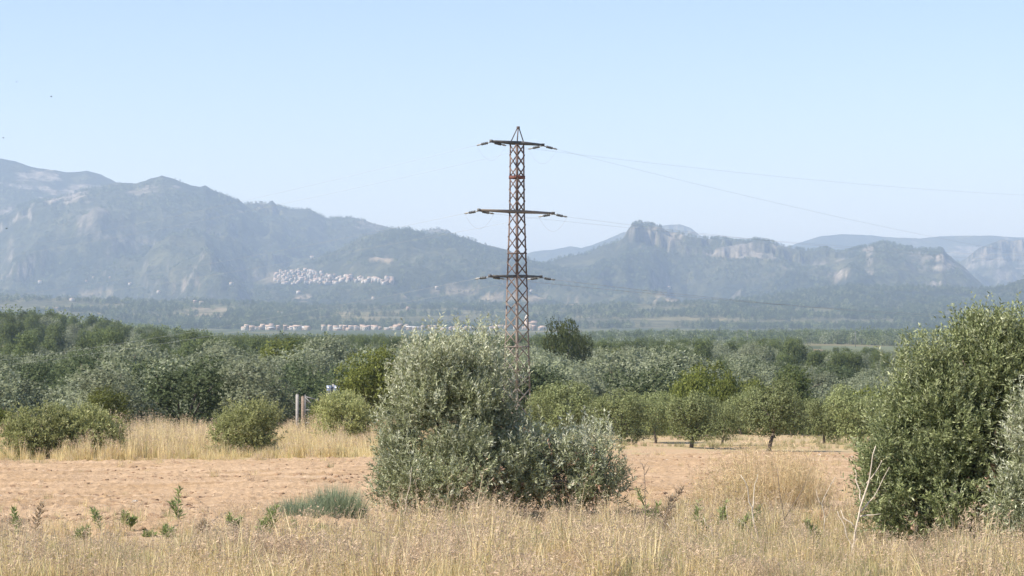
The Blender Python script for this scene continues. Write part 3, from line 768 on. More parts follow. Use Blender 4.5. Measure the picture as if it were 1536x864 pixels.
# ------------------------------------------------------------------ scattered masses (geometry nodes)
def scatter(name, label, cat, pts, rots, scales, picks, meshes):
    pm = bpy.data.meshes.new(name + '_points')
    pts = np.asarray(pts, np.float32); n = len(pts)
    pm.vertices.add(n); pm.vertices.foreach_set('co', pts.ravel())
    for nm, dat, ty in (('rz', rots, 'FLOAT'), ('sc', scales, 'FLOAT'), ('pick', picks, 'INT')):
        a = pm.attributes.new(nm, ty, 'POINT'); a.data.foreach_set('value', np.asarray(dat, np.int32 if ty == 'INT' else np.float32))
    c = bpy.data.collections.new(name + '_kinds')
    for i, me in enumerate(meshes):
        po = bpy.data.objects.new('%s_kind_%02d' % (name, i), me); c.objects.link(po)
    ng = bpy.data.node_groups.new(name + '_scatter', 'GeometryNodeTree')
    ng.interface.new_socket('Geometry', in_out='INPUT', socket_type='NodeSocketGeometry')
    ng.interface.new_socket('Geometry', in_out='OUTPUT', socket_type='NodeSocketGeometry')
    N, Lk = ng.nodes, ng.links
    gi, go = N.new('NodeGroupInput'), N.new('NodeGroupOutput')
    ip = N.new('GeometryNodeInstanceOnPoints'); ci = N.new('GeometryNodeCollectionInfo')
    ci.inputs['Collection'].default_value = c; ci.inputs['Separate Children'].default_value = True; ci.inputs['Reset Children'].default_value = True
    def at(nm, ty):
        a = N.new('GeometryNodeInputNamedAttribute'); a.data_type = ty; a.inputs['Name'].default_value = nm; return a.outputs['Attribute']
    cx = N.new('ShaderNodeCombineXYZ'); Lk.new(at('rz', 'FLOAT'), cx.inputs['Z'])
    Lk.new(gi.outputs[0], ip.inputs['Points']); Lk.new(ci.outputs[0], ip.inputs['Instance'])
    ip.inputs['Pick Instance'].default_value = True
    Lk.new(at('pick', 'INT'), ip.inputs['Instance Index'])
    Lk.new(cx.outputs[0], ip.inputs['Rotation']); Lk.new(at('sc', 'FLOAT'), ip.inputs['Scale'])
    Lk.new(ip.outputs[0], go.inputs[0])
    o = obj(name, pm); md = o.modifiers.new('scatter', 'NODES'); md.node_group = ng
    return stuff(o, label, cat)

# far wood of the valley floor
def far_proto(seed, H, W, pal, wts, n=170, size=0.9, shape='round'):
    rng = np.random.default_rng(seed)
    u = rand_unit(n, rng); rad = 0.55 + 0.5 * rng.random(n) ** 0.6
    z = 0.54 + 0.46 * u[:, 2] * rad
    if shape == 'cone': env = 0.25 + 0.95 * (1 - z)
    else: env = np.ones(n)
    p = np.stack([u[:, 0] * rad * env * W / 2, u[:, 1] * rad * env * W / 2, z * H], -1)
    p += 0.25 * W * noise2(p[:, 0] * 0.6 + seed, p[:, 2] * 0.6, seed)[:, None] * u
    d = unit(u * 0.5 + rng.normal(size=(n, 3)) * 0.6)
    V, Q = leaf_quads(p, d, size * rng.uniform(0.7, 1.6, n), size * 0.75 * rng.uniform(0.7, 1.3, n), rng)
    c = np.repeat(pal_mix(n, rng, pal, wts), 4, 0)
    mb = MB(); mb.tube([(0, 0, -1), (0, 0, H * 0.6)], [W * 0.03, W * 0.015], 5)
    tv = np.array(mb.V); tq = np.array(mb.Q)
    c = np.concatenate([c, np.tile([0.09, 0.07, 0.05], (len(tv), 1))])
    return mesh_np('far_tree', np.concatenate([V, tv]), [np.concatenate([Q, tq + len(V)])], M['leaf'], c)
FP = lambda pal, f: [tuple(x * f for x in c) for c in pal]
FAR = [far_proto(300, 9, 8, SILVER, (3, 2.4, .8, .2)), far_proto(301, 10, 7.5, FP(GREEN, 1.05), (3, 3, 2)), far_proto(302, 9, 8, FP(DARK, 1.1), (3, 3, 1)), far_proto(303, 11, 7, FP(GREEN, 1.0), (3, 3, 2), shape='cone'),
       far_proto(304, 8, 7, FP(DARK, 0.85), (3, 3, 1), shape='cone'), far_proto(305, 8, 8, OLV, (3, 3, 1, .3))]
def valley_wood():
    rng = np.random.default_rng(401)
    n = 30000
    r = np.sqrt(rng.uniform(430 ** 1.8, 4400 ** 1.8, n) ** (2 / 1.8))
    t = rng.uniform(-0.275, 0.275, n); x, y = t * r, r
    px = 768 + F * t
    z = base_z(x, y)
    dens = noise2(x / 210, y / 150, 97)
    keep = dens > -0.5
    # vineyard clearing and town
    keep &= ~((px > 1225) & (px < 1420) & (y > 880) & (y < 1650))
    keep &= ~((px > 1020) & (px < 1250) & (y > 1030) & (y < 1110))
    keep &= ~((px > 340) & (px < 830) & (y > 3620) & (y < 4060))
    h = rng.uniform(6, 13, n)
    # crowns stay under the sight lines the photo leaves open
    E2 = np.array([[-300, 460], [0, 462], [90, 466], [180, 478], [260, 492], [340, 501], [800, 502], [840, 500], [880, 496], [1000, 494], [1150, 494], [1536, 492], [1900, 490]], float)
    row = np.interp(px, E2[:, 0], E2[:, 1]) + np.where((px > 870) & (y < 1700), np.where(px > 1200, 26, 12), 0) + rng.uniform(0, 10, n)
    lim = (HOR - row) / F * y - z
    h = np.minimum(h, lim)
    keep &= h > 3.0
    nn = noise2(x / 260, y / 200, 99)
    pick = np.where(nn > 0.25, 2, np.where(nn < -0.2, 1, 0))
    rr = rng.random(n)
    pick = np.where(rr < 0.18, 3, np.where(rr < 0.3, 5, np.where(rr < 0.42, 2, pick)))
    left_knoll = (px < 320) & (y > 430) & (y < 1400)
    pick = np.where(left_knoll, np.where(rr < 0.35, 1, np.where(rr < 0.6, 5, np.where(rr < 0.8, 2, 3))), pick)
    pick = np.where((y > 1700) & (pick == 0) & (rr < 0.75), 2, pick)
    near_ = y < 1000
    pick = np.where(near_, np.array([6, 7, 8, 8, 9, 6])[pick], pick)
    k = keep
    scatter('valley_forest', 'dense mixed wood covering the valley floor before the mountains', 'forest', np.stack([x, y, z - 0.2], -1)[k], rng.random(k.sum()) * 6.28, (h / 9.5)[k], pick[k], FAR + [PROTO['silver'][0][0], PROTO['green'][0][0], PROTO['green'][1][0], PROTO['dark'][0][0]])
valley_wood()
def slope_wood():
    rng = np.random.default_rng(402)
    def grow(n, y0, y1, h0, h1, thr, name, label):
        y = np.sqrt(rng.uniform(y0 ** 2, y1 ** 2, n)); t = rng.uniform(-0.27, 0.27, n); x = t * y
        z = all_z(x, y)
        steep = np.hypot(all_z(x + 12, y) - z, all_z(x, y + 12) - z) / 12
        dens = fbm(x / 420, y / 300, 3, 103)
        keep = ((dens > thr) | ((y < 5000) & (dens > -0.26))) & (steep < 0.75)
        if y0 < 5000:
            keep &= ~((y > 4250) & (y < 5500) & (fbm(x / 260, y / 130, 3, 67) > 0.26) & (rng.random(n) < 0.9))
        px, py = 768 + F * t, HOR - F * z / y
        for (cx, cy, rx, ry, s, kind) in PATCH:
            keep &= ((((px - cx) / rx) ** 2 + ((py - cy) / ry) ** 2) > 0.9) | (rng.random(n) < (0.1 if kind else 0.35))
        keep &= ~((px > 395) & (px < 600) & (py < 432) & (py > 398))
        rr = rng.random(n)
        pick = np.where(rr < 0.55, 4, np.where(rr < 0.8, 2, 5))
        h = rng.uniform(h0, h1, n)
        k = keep
        scatter(name, label, 'forest', np.stack([x, y, z - 0.3], -1)[k], rng.random(k.sum()) * 6.28, (h / 8.5)[k], pick[k], FAR)
    grow(30000, 4150, 6300, 7, 14, -0.05, 'hillside_forest', 'dark pine forest covering the foothills under the mountains')
    grow(70000, 6300, 10400, 6, 13, -0.22, 'mountain_scrub', 'dark scrub and pines clothing the mountain slopes')
slope_wood()

# ------------------------------------------------------------------ grass
def tuft(seed, n, H, spread, pal, wts, w=0.006, lean=0.35, panicle=0):
    rng = np.random.default_rng(seed)
    V, Fq, Ft, C = [], [], [], []
    cols = pal_mix(n, rng, pal, wts)
    for i in range(n):
        a = rng.random() * 6.283; r = spread * math.sqrt(rng.random())
        b = np.array([math.cos(a) * r, math.sin(a) * r, -0.03])
        h = H * rng.uniform(0.45, 1.1)
        la = a + rng.normal() * 0.8; ln = abs(rng.normal()) * lean * h
        d = np.array([math.cos(la), math.sin(la), 0])
        sa = rng.random() * 3.14; s = np.array([math.cos(sa), math.sin(sa), 0]) * w
        k = len(V)
        p1 = b + d * ln * 0.3 + np.array([0, 0, h * 0.55]); p2 = b + d * ln + np.array([0, 0, h])
        V += [b - s, b + s, p1 + s * 0.8, p1 - s * 0.8, p2]
        Fq.append((k, k + 1, k + 2, k + 3)); Ft.append((k + 3, k + 2, k + 4)); C += [cols[i]] * 5
        if panicle and rng.random() < panicle:
            for j in range(9):
                q = p1 + (p2 - p1) * rng.uniform(0.35, 1.05); e = rng.normal(size=3); e /= np.linalg.norm(e)
                f = np.cross(e, [0.3, 0.5, 0.8]); L = rng.uniform(0.02, 0.06)
                k = len(V); V += [q, q + e * L + f * 0.006, q + e * L * 1.3 + np.array([0, 0, 0.02])]
                Ft.append((k, k + 1, k + 2)); C += [np.array([0.56, 0.43, 0.30]) * rng.uniform(0.8, 1.3)] * 3
    return mesh_np('tuft', np.array(V), [np.array(Fq), np.array(Ft)], M['grass'], np.array(C))
STRAW = [(0.72, 0.58, 0.30), (0.80, 0.69, 0.41), (0.60, 0.47, 0.24), (0.52, 0.50, 0.23)]
TUFTS = [tuft(501, 46, 0.55, 0.16, STRAW, (3, 3, 2, 1)), tuft(502, 46, 0.70, 0.18, STRAW, (3, 2, 2, 1), panicle=0.5),
         tuft(503, 50, 0.45, 0.20, STRAW, (3, 2, 3, 2)), tuft(504, 44, 0.60, 0.2, [(0.60, 0.47, 0.31), (0.68, 0.54, 0.36), (0.52, 0.40, 0.27)], (2, 2, 2), panicle=0.8, w=0.004),
         tuft(505, 40, 0.5, 0.16, [(0.22, 0.24, 0.10), (0.33, 0.33, 0.16), (0.45, 0.40, 0.22)], (2, 2, 2)),
         tuft(506, 60, 0.16, 0.22, STRAW, (3, 2, 3, 1), w=0.005), tuft(507, 40, 1.0, 0.14, STRAW, (4, 5, 1, 0), lean=0.2, panicle=0.3),
         tuft(508, 7, 1.05, 0.25, [(0.66, 0.54, 0.34), (0.46, 0.34, 0.22), (0.36, 0.34, 0.18)], (2, 2, 1), w=0.005, lean=0.3, panicle=0.6)]
def grass_areas():
    rng = np.random.default_rng(510)
    # foreground meadow
    n = 24000
    y = np.sqrt(rng.uniform(20 ** 2, 37.5 ** 2, n)); t = rng.uniform(-0.27, 0.27, n); x = t * y
    a, b = field_edges(x)
    edge = a - y
    g = fbm(x / 2.2, y / 2.2, 3, 111)
    px = 768 + F * t
    keep = (rng.random(n) < np.clip(0.16 + 0.13 * (edge + 1.6 * g), 0, 1) * (edge > -1.6)) | (rng.random(n) < 0.05 * (edge > -5) * (1 + 2 * g))
    keep |= (px > 930) & (px < 1300) & (edge > -1.2) & (g > -0.3)
    rr = rng.random(n)
    pick = np.where(rr < 0.33, 0, np.where(rr < 0.5, 1, np.where(rr < 0.72, 2, np.where(rr < 0.82, 5, 4))))
    pick = np.where((g * 0.7 - 0.02 > rr) & (edge < 3.2), 3, pick)
    g2 = fbm(x / 1.1 + 9, y / 3.0, 3, 117)
    pick = np.where(g2 > 0.35, np.where(rr < 0.6, 4, pick), np.where(g2 < -0.3, np.where(rr < 0.55, 3, pick), pick))
    pick = np.where((px > 950) & (rr < 0.35), 4, pick)
    pick = np.where(rng.random(n) < 0.03, 6, pick)
    pick = np.where(rng.random(n) < 0.10, 7, pick)
    s = rng.uniform(0.55, 1.05, n) * np.where(y < 28, 0.8, 0.85) * (0.38 + 0.52 * smooth(-0.5, 5.0, edge + 2.5 * smooth(900, 1000, px)))
    cl = fbm(x / 0.9, y / 1.6, 3, 119)
    s = s * np.clip(0.84 + 0.7 * cl, 0.35, 1.5) * np.where((px > 940) & (px < 1400), 0.78, 1.0)
    keep &= (cl > -0.42) | (rng.random(n) < 0.35)
    z = base_z(x, y)
    k = keep
    scatter('meadow_grass', 'dry straw grass with brown feathery seed heads in the foreground meadow', 'grass', np.stack([x, y, z], -1)[k], (rng.random(n) * 6.28)[k], s[k], pick[k], TUFTS)
    # grass strip behind the field
    n = 15000
    y = rng.uniform(67, 128, n); t = rng.uniform(-0.275, 0.275, n); x = t * y
    a, b = field_edges(x); px = 768 + F * t
    g = fbm(x / 5, y / 5, 3, 113)
    left = px < 790
    keep = (y > b - 0.4 + 2.2 * g) & (left | (g > 0.05) & (y > b + 6)) & (fbm(x / 1.6, y / 3, 2, 133) > -0.45)
    keep &= (y < 116) | left
    rr = rng.random(n)
    pick = np.where(rr < 0.4, 0, np.where(rr < 0.6, 6, np.where(rr < 0.8, 1, 2)))
    pick = np.where(~left, np.where(rr < 0.5, 4, 5), pick)
    s = rng.uniform(0.6, 1.2, n) * np.where(left, np.clip(0.8 + 0.55 * g, 0.35, 1.4), 0.5)
    z = base_z(x, y)
    k = keep
    scatter('strip_grass', 'tall pale straw grass on the strip between the ploughed field and the trees', 'grass', np.stack([x, y, z], -1)[k], (rng.random(n) * 6.28)[k], s[k], pick[k], TUFTS)
grass_areas()

# ------------------------------------------------------------------ clods on the ploughed field
def clods():
    rng = np.random.default_rng(520)
    ms = []
    for i in range(3):
        v = rand_unit(14, rng) * rng.uniform(0.6, 1.1, (14, 1)) * np.array([1, 1, 0.65])
        import bmesh
        bm = bmesh.new()
        for q in v: bm.verts.new(q)
        bmesh.ops.convex_hull(bm, input=bm.verts)
        me = bpy.data.meshes.new('clod'); bm.to_mesh(me); bm.free()
        ca = me.color_attributes.new('col', 'FLOAT_COLOR', 'POINT')
        cc = np.ones((len(me.vertices), 4), np.float32); cc[:, :3] = [(0.40, 0.265, 0.165), (0.46, 0.315, 0.20), (0.60, 0.52, 0.42)][i]
        ca.data.foreach_set('color', cc.ravel()); me.materials.append(M['soil']); ms.append(me)
    n = 46000
    y = 29 + 47 * rng.random(n) ** 1.2; t = rng.uniform(-0.27, 0.27, n); x = t * y
    k = in_field(x, y, 0.2)
    fy = y - 0.045 * x
    k &= (np.sin(fy * 2 * np.pi / 1.15) + rng.normal(size=n) * 0.5 > 0.25)
    sc = 0.02 + 0.10 * rng.random(n) ** 3.4
    scatter('soil_clods', 'broken earth clods lying over the ploughed field', 'clods', np.stack([x, y, base_z(x, y) + 0.05], -1)[k], (rng.random(n) * 6.28)[k], sc[k], rng.choice(3, n, p=[.56, .43, .01])[k], ms)
clods()
def field_weeds():
    rng = np.random.default_rng(530); n = 5200
    y = 30 + 44 * rng.random(n); t = rng.uniform(-0.27, 0.27, n); x = t * y
    a, b = field_edges(x)
    e = np.minimum(y - a, b - y); g = fbm(x / 3, y / 1.5, 3, 131)
    k = (e > -0.5) & (rng.random(n) < np.clip(0.75 - e / 9 + 0.9 * g, 0.03, 1))
    scatter('field_weeds', 'sparse dry weeds sprouting on the ploughed earth', 'weeds', np.stack([x, y, base_z(x, y)], -1)[k], (rng.random(n) * 6.28)[k], rng.uniform(0.25, 0.6, n)[k], rng.choice(6, n, p=[.2, .1, .2, .15, .15, .2])[k], TUFTS)
field_weeds()

# ------------------------------------------------------------------ lattice pylon
def pylon():
    D = 110.0; k = F / D
    cx = XatPx(775.5, D); zg = gz(cx, D)
    root = obj('lattice_pylon', None, loc=(cx, D, zg)); tag(root, 'rusty steel lattice pylon with three crossarms behind the olive bush', 'pylon')
    Z = lambda py: P(768, py, D).z - zg
    zt, za = Z(216), [Z(214.5), Z(317.5), Z(414.5)]
    prof_z = np.array([0, Z(590), Z(414), Z(318), Z(216)]); prof_w = np.array([45, 40.5, 30.5, 23.5, 21.5]) / k / 2
    hw = lambda z: float(np.interp(z, prof_z, prof_w))
    dirs = [Vector((-1, 0, 0)), Vector((0, -1, 0)), Vector((1, 0, 0)), Vector((0, 1, 0))]
    C = lambda i, z: dirs[i % 4] * hw(z) + Vector((0, 0, z))
    zs = [0.0]
    while zs[-1] < zt - 0.2: zs.append(zs[-1] + 0.62 * (0.55 + hw(zs[-1]) * 0.95))
    zs = [z * zt / zs[-1] for z in zs]
    for i in range(4):               # angle-iron corner legs
        mb = MB()
        a = (dirs[(i + 1) % 4] - dirs[i]).normalized(); b = (dirs[(i + 3) % 4] - dirs[i]).normalized()
        mb2 = MB()
        for z0, z1 in zip(prof_z[:-1], prof_z[1:]):
            for d in (a, b):
                mb2.bar(C(i, z0) + d * 0.048, C(i, z1) + d * 0.042, 0.014, 0.096, up=d)
        mb2.build('leg', M['rust'], root)
    for i in range(4):               # crossed bracing, every bar its own piece
        n_out = (dirs[i] + dirs[(i + 1) % 4]).normalized()
        for z0, z1 in zip(zs[:-1], zs[1:]):
            for s, (p, q) in enumerate(((C(i, z0), C(i + 1, z1)), (C(i + 1, z0), C(i, z1)))):
                mb = MB(); off = n_out * (0.012 + 0.014 * s)
                mb.bar(p + off, q + off, 0.010, 0.056, up=(q - p).cross(n_out).normalized())
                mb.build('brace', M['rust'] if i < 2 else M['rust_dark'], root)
    for z in (Z(380), Z(520), Z(266)):     # horizontal straps
        for i in range(4):
            n_out = (dirs[i] + dirs[(i + 1) % 4]).normalized(); mb = MB()
            w = 0.16 if abs(z - Z(266)) < 0.01 else 0.05
            mb.bar(C(i, z) + n_out * 0.045, C(i + 1, z) + n_out * 0.045, 0.010, w)
            mb.build('plate' if w > 0.1 else 'strut', M['rust_plate'] if w > 0.1 else M['rust'], root)
    top = Vector((0.06, 0, Z(192)))
    for i in range(4):
        mb = MB(); mb.bar(C(i, zt), top + dirs[i] * 0.04, 0.05, 0.05); mb.build('peak_strut', M['rust_dark'], root)
    mb = MB(); mb.box(top + Vector((0, 0, 0.02)), (0.16, 0.16, 0.12)); mb.build('peak_cap', M['rust_dark'], root)
    ad = Vector((1, 0.95, 0)).normalized()
    pd = Vector((-ad.y, ad.x, 0))
    LD, RD = Vector((-1, 1.5, -0.10)).normalized(), Vector((1, 1.5, -0.12)).normalized()
    ends = []
    for lv, (z, xl, xr) in enumerate(((za[0], 737, 815), (za[1], 719, 831), (za[2], 735, 812))):
        L0, L1 = (xl - 775.5) / k / ad.x, (xr - 775.5) / k / ad.x
        arm = obj('crossarm', None, root)
        arm.location = (0, 0, z)
        for s in (-1, 1):
            for Lx in (L0, L1):
                mb = MB(); w = hw(z) * 0.72 + 0.03
                mb.bar(pd * (s * w), ad * Lx + pd * (s * 0.05), 0.05, 0.15, w2=0.04, h2=0.09)
                mb.build('arm_beam', M['galv_dark'] if lv != 1 else M['rust_dark'], arm)
        for Lx in (L0, L1):
            mb = MB(); mb.box((0, 0, 0), (0.16, 0.14, 0.14)); e = mb.build('end_plate', M['galv_dark'], arm); e.location = ad * Lx
            sg = 1 if Lx > 0 else -1
            tips = {}
            for nm, dr in (('l', LD), ('r', RD)):
                mb = MB(); p = ad * Lx + Vector((0, 0, -0.05)); 
                mb.tube([p, p + dr * 0.30], 0.022, 6); mb.build('link', M['fitting'], arm)
                mb = MB()
                for j in range(4):
                    c = p + dr * (0.34 + 0.145 * j)
                    mb.tube([c, c + dr * 0.03, c + dr * 0.075, c + dr * 0.14], [0.025, 0.07, 0.055, 0.02], 10)
                mb.build('insulator', M['insulator'], arm, True)
                mb = MB(); c = p + dr * 0.92; mb.tube([c, c + dr * 0.22, c + dr * 0.40], [0.03, 0.05, 0.02], 6); mb.build('clamp', M['fitting'], arm)
                tips[nm] = p + dr * 1.30
            mb = MB(); a, b = tips['l'], tips['r']
            mb.tube([a + (b - a) * t + Vector((0, 0, -0.75 * 4 * t * (1 - t))) for t in np.linspace(0, 1, 13)], 0.004, 5)
            mb.build('jumper', M['wire'], arm)
            W = Vector((cx, D, zg + z))
            ends.append((lv, sg, W + tips['l'], W + tips['r']))
    mb = MB(); mb.box((0, 0, -0.1), (1.9, 1.9, 0.5)); mb.build('footing', M['concrete'], root)
    return ends
ends = pylon()

# conductors: each strung away to the next span
def wire(a, px, py, Dd, sag, label, rad):
    a = Vector(a); b = P(px, py, Dd); mb = MB()
    pts = [a + (b - a) * t - Vector((0, 0, sag * 4 * t * (1 - t))) for t in np.linspace(0, 1, 40)]
    mb.tube(pts, rad, 5)
    tag(mb.build('power_line', M['wire'], None, True), label, 'cable')
lvn = ['top', 'middle', 'lowest']
RP = {(0, 1): (1640, 397), (0, -1): (1640, 296), (1, 1): (1640, 394), (1, -1): (1640, 385), (2, 1): (1640, 484), (2, -1): (1640, 478)}
LP = {(0, 1): (-110, 402), (0, -1): (-110, 392), (1, 1): (-110, 470), (1, -1): (-110, 458), (2, 1): (-110, 560), (2, -1): (-110, 552)}
for lv, sg, l, r in ends:
    en = 'far' if sg > 0 else 'near'
    px, py = RP[(lv, sg)]; Dd = 200.0
    wire(r, px, py, Dd, 0.5, 'thin power cable from the %s crossarm, %s end, strung towards the vineyard side' % (lvn[lv], en), (0.004, 0.004, 0.009)[lv])
    px, py = LP[(lv, sg)]
    wire(l, px, py, 210.0, 0.5, 'thin power cable from the %s crossarm, %s end, strung towards the grass strip side' % (lvn[lv], en), 0.004)

# ------------------------------------------------------------------ gate, post and panel beyond the grass strip
D = 112.0
def post(px, w_px, top, mat, name, label, D, cat='post'):
    x, zg = spot(px, D); k = F / D; h = P(px, top, D).z - zg; w = w_px / k
    mb = MB(); mb.bar((0, 0, -0.3), (0, 0, h - 0.04), w, w, up=(0, 1, 0)); mb.bar((0, 0, h - 0.04), (0, 0, h), w, w, up=(0, 1, 0), w2=w * 0.7, h2=w * 0.7)
    o = mb.build(name, mat); o.location = (x, D, zg); return tag(o, label, cat)
post(446, 4.2, 591, M['concrete'], 'gate_post', 'pale concrete gate post standing in the dry grass', D)
post(454.5, 4.5, 594, M['dark_wood'], 'gate_post', 'dark grey timber post right behind the pale concrete post', D + 0.6)
def gate():
    D = 114.0; k = F / D; x, zg = spot(468, D)
    g = obj('field_gate', None, loc=(x, D, zg)); tag(g, 'grey tubular field gate with diagonal brace beside the pale post', 'gate')
    q = lambda px, py: P(px, py, D) - Vector((x, D, zg))
    for nm, a, b in (('upright', (458, 592), (458, 636)), ('upright', (477, 598), (477, 636)), ('rail', (458, 595), (477, 600)), ('rail', (458, 615), (477, 615)), ('rail', (458, 634), (477, 634)), ('brace', (458, 596), (475, 614))):
        mb = MB(); mb.tube([q(*a), q(*b)], 0.035, 7); mb.build(nm, M['grey_metal'], g, True)
gate()
def panel():
    D = 118.0; k = F / D; x, zg = spot(500, D)
    g = obj('solar_panel', None, loc=(x, D, zg)); tag(g, 'blue-grey gridded panel on a pale post beside the yellow-green bush', 'panel')
    q = lambda px, py, d=0: P(px, py, D + d) - Vector((x, D, zg))
    mb = MB(); a = q(500, 640); b = q(500, 576); mb.tube([a, b], 0.06, 8); mb.build('post', M['concrete'], g, True)
    mb = MB(); a = q(507, 640, .4); b = q(507, 570, .4); mb.tube([a, b], 0.07, 8); mb.build('post', M['grey_metal'], g, True)
    for x0, x1 in ((490, 499), (501, 512)):
        mb = MB(); a, b = q(x0, 594), q(x1, 578); c = (a + b) / 2
        mb.box(c + Vector((0, -0.1, 0)), (abs(b.x - a.x), 0.05, abs(b.z - a.z))); pn = mb.build('panel', M['panel_blue'], g)
        for i in range(1, 3):
            mb = MB(); mb.box((a.x + (b.x - a.x) * i / 3, c.y - 0.13, c.z), (0.012, 0.012, abs(b.z - a.z))); mb.build('grid_bar', M['fitting'], pn)
        for i in range(1, 4):
            mb = MB(); mb.box((c.x, c.y - 0.13, a.z + (b.z - a.z) * i / 4), (abs(b.x - a.x), 0.010, 0.012)); mb.build('grid_bar', M['fitting'], pn)
panel()

# ------------------------------------------------------------------ foreground weeds, brooms, dead branches
def weed(px, base_py, top_py, seed, label, D=None, pal=((0.22, 0.28, 0.10), (0.30, 0.36, 0.14), (0.40, 0.43, 0.21)), n=100, stems=1, leaf=(0.125, 0.017), group=None):
    rng = np.random.default_rng(seed); n0 = n
    D = D or 31.0
    x, zg = spot(px, D); H = (P(px, top_py - 8, D).z - zg)
    root = obj('fleabane_weed', None, loc=(x, D, zg)); tag(root, label, 'weed', group)
    for s in range(stems):
        off = np.array([rng.normal() * 0.08 * (s > 0), rng.normal() * 0.08 * (s > 0), 0]); h = H * (1 if s == 0 else rng.uniform(0.6, 0.9))
        ln = rng.normal() * 0.22; n = int(n0 * rng.uniform(0.5, 1.2))
        t = np.linspace(0, 1, 6); pts = [off + np.array([ln * a * a * h + 0.012 * math.sin(a * 7 + s), 0, a * h]) for a in t]
        mb = MB(); mb.tube([tuple(p) for p in pts], list(np.linspace(0.008, 0.003, 6)), 5); st = mb.build('stem', M['dark_wood'], root, True)
        a = 0.30 + 0.70 * rng.random(n) ** 0.9
        p = np.array([[np.interp(q, t, [w[i] for w in pts]) for i in range(3)] for q in a])
        d = unit(np.stack([rng.normal(size=n), rng.normal(size=n), np.abs(rng.normal(size=n)) * 0.9 + 0.5], -1))
        V, Q = leaf_quads(p, d, leaf[0] * rng.uniform(0.6, 1.3, n) * (1.25 - 0.6 * a), leaf[1] * rng.uniform(0.8, 1.3, n), rng)
        obj('leaves', mesh_np('leaves', V, Q, M['weed'], np.repeat(pal_mix(n, rng, list(pal), (2, 3, 1)), 4, 0)), root)
BR = ((0.26, 0.19, 0.12), (0.36, 0.28, 0.18), (0.42, 0.35, 0.25))
for i, (px, b, tp, nst, pal, lab) in enumerate([
    (30, 850, 772, 1, None, 'leafy green weed beside a brown seeded stalk in the straw'), (56, 850, 764, 1, BR, 'brown seeded weed stalk beside a leafy green weed'),
    (152, 850, 774, 1, None, 'single leafy green weed stalk at the ploughed field edge'), (190, 850, 778, 2, None, 'paired green weed stalks at the ploughed field edge'),
    (268, 800, 742, 2, None, 'sparse pale green weed growing on the ploughed earth'),
    (350, 850, 780, 4, None, 'bushy fresh green weed clump beside the grey-green rush'), (410, 850, 768, 3, None, 'tall bright green weed in front of the grey-green rush'), (445, 850, 790, 1, None, 'small green weed below the grey-green rush'),
    (976, 820, 745, 2, None, 'dark green weed at the withered end of the olive bush'), (992, 820, 740, 2, BR, 'brown dry weed among green ones at the end of the olive bush'),
    (1045, 830, 756, 2, None, 'green weed spire in front of the straw broom clump'), (1082, 830, 762, 2, None, 'green weed spire in front of the straw broom clump'), (1136, 835, 768, 2, None, 'green weed spire in front of the straw broom clump'),
    (1345, 860, 786, 3, None, 'green weed at the foot of the dark olive tree'), (1450, 860, 782, 3, None, 'slim green weed before the gap under the olive tree'), (230, 860, 815, 2, None, 'low green weed half hidden in the straw'), (640, 860, 800, 2, BR, 'brown weed stalks before the large olive bush')] + [(px_, 850, tp_, 1 + j_ % 4, BR if j_ % 3 == 2 else None, ('dry brown weed rising from the meadow grass' if j_ % 3 == 2 else 'loose green weed rising from the meadow grass')) for j_, (px_, tp_) in enumerate([(95, 812), (250, 800), (300, 792), (480, 800), (540, 806), (700, 815), (800, 812), (900, 806), (1008, 770), (1060, 790), (1110, 785), (1160, 790), (1190, 800), (1230, 790), (1320, 805), (1390, 815), (1480, 800), (20, 790), (130, 800), (390, 800)])]):
    weed(px, b, tp, 600 + i, lab, 28.6 + (i * 37 % 30) / 10.0, stems=nst, group='green spires before the broom' if 'spire' in lab else (lab + ' group' if 'meadow grass' in lab else None), **({'pal': pal} if pal else {}))

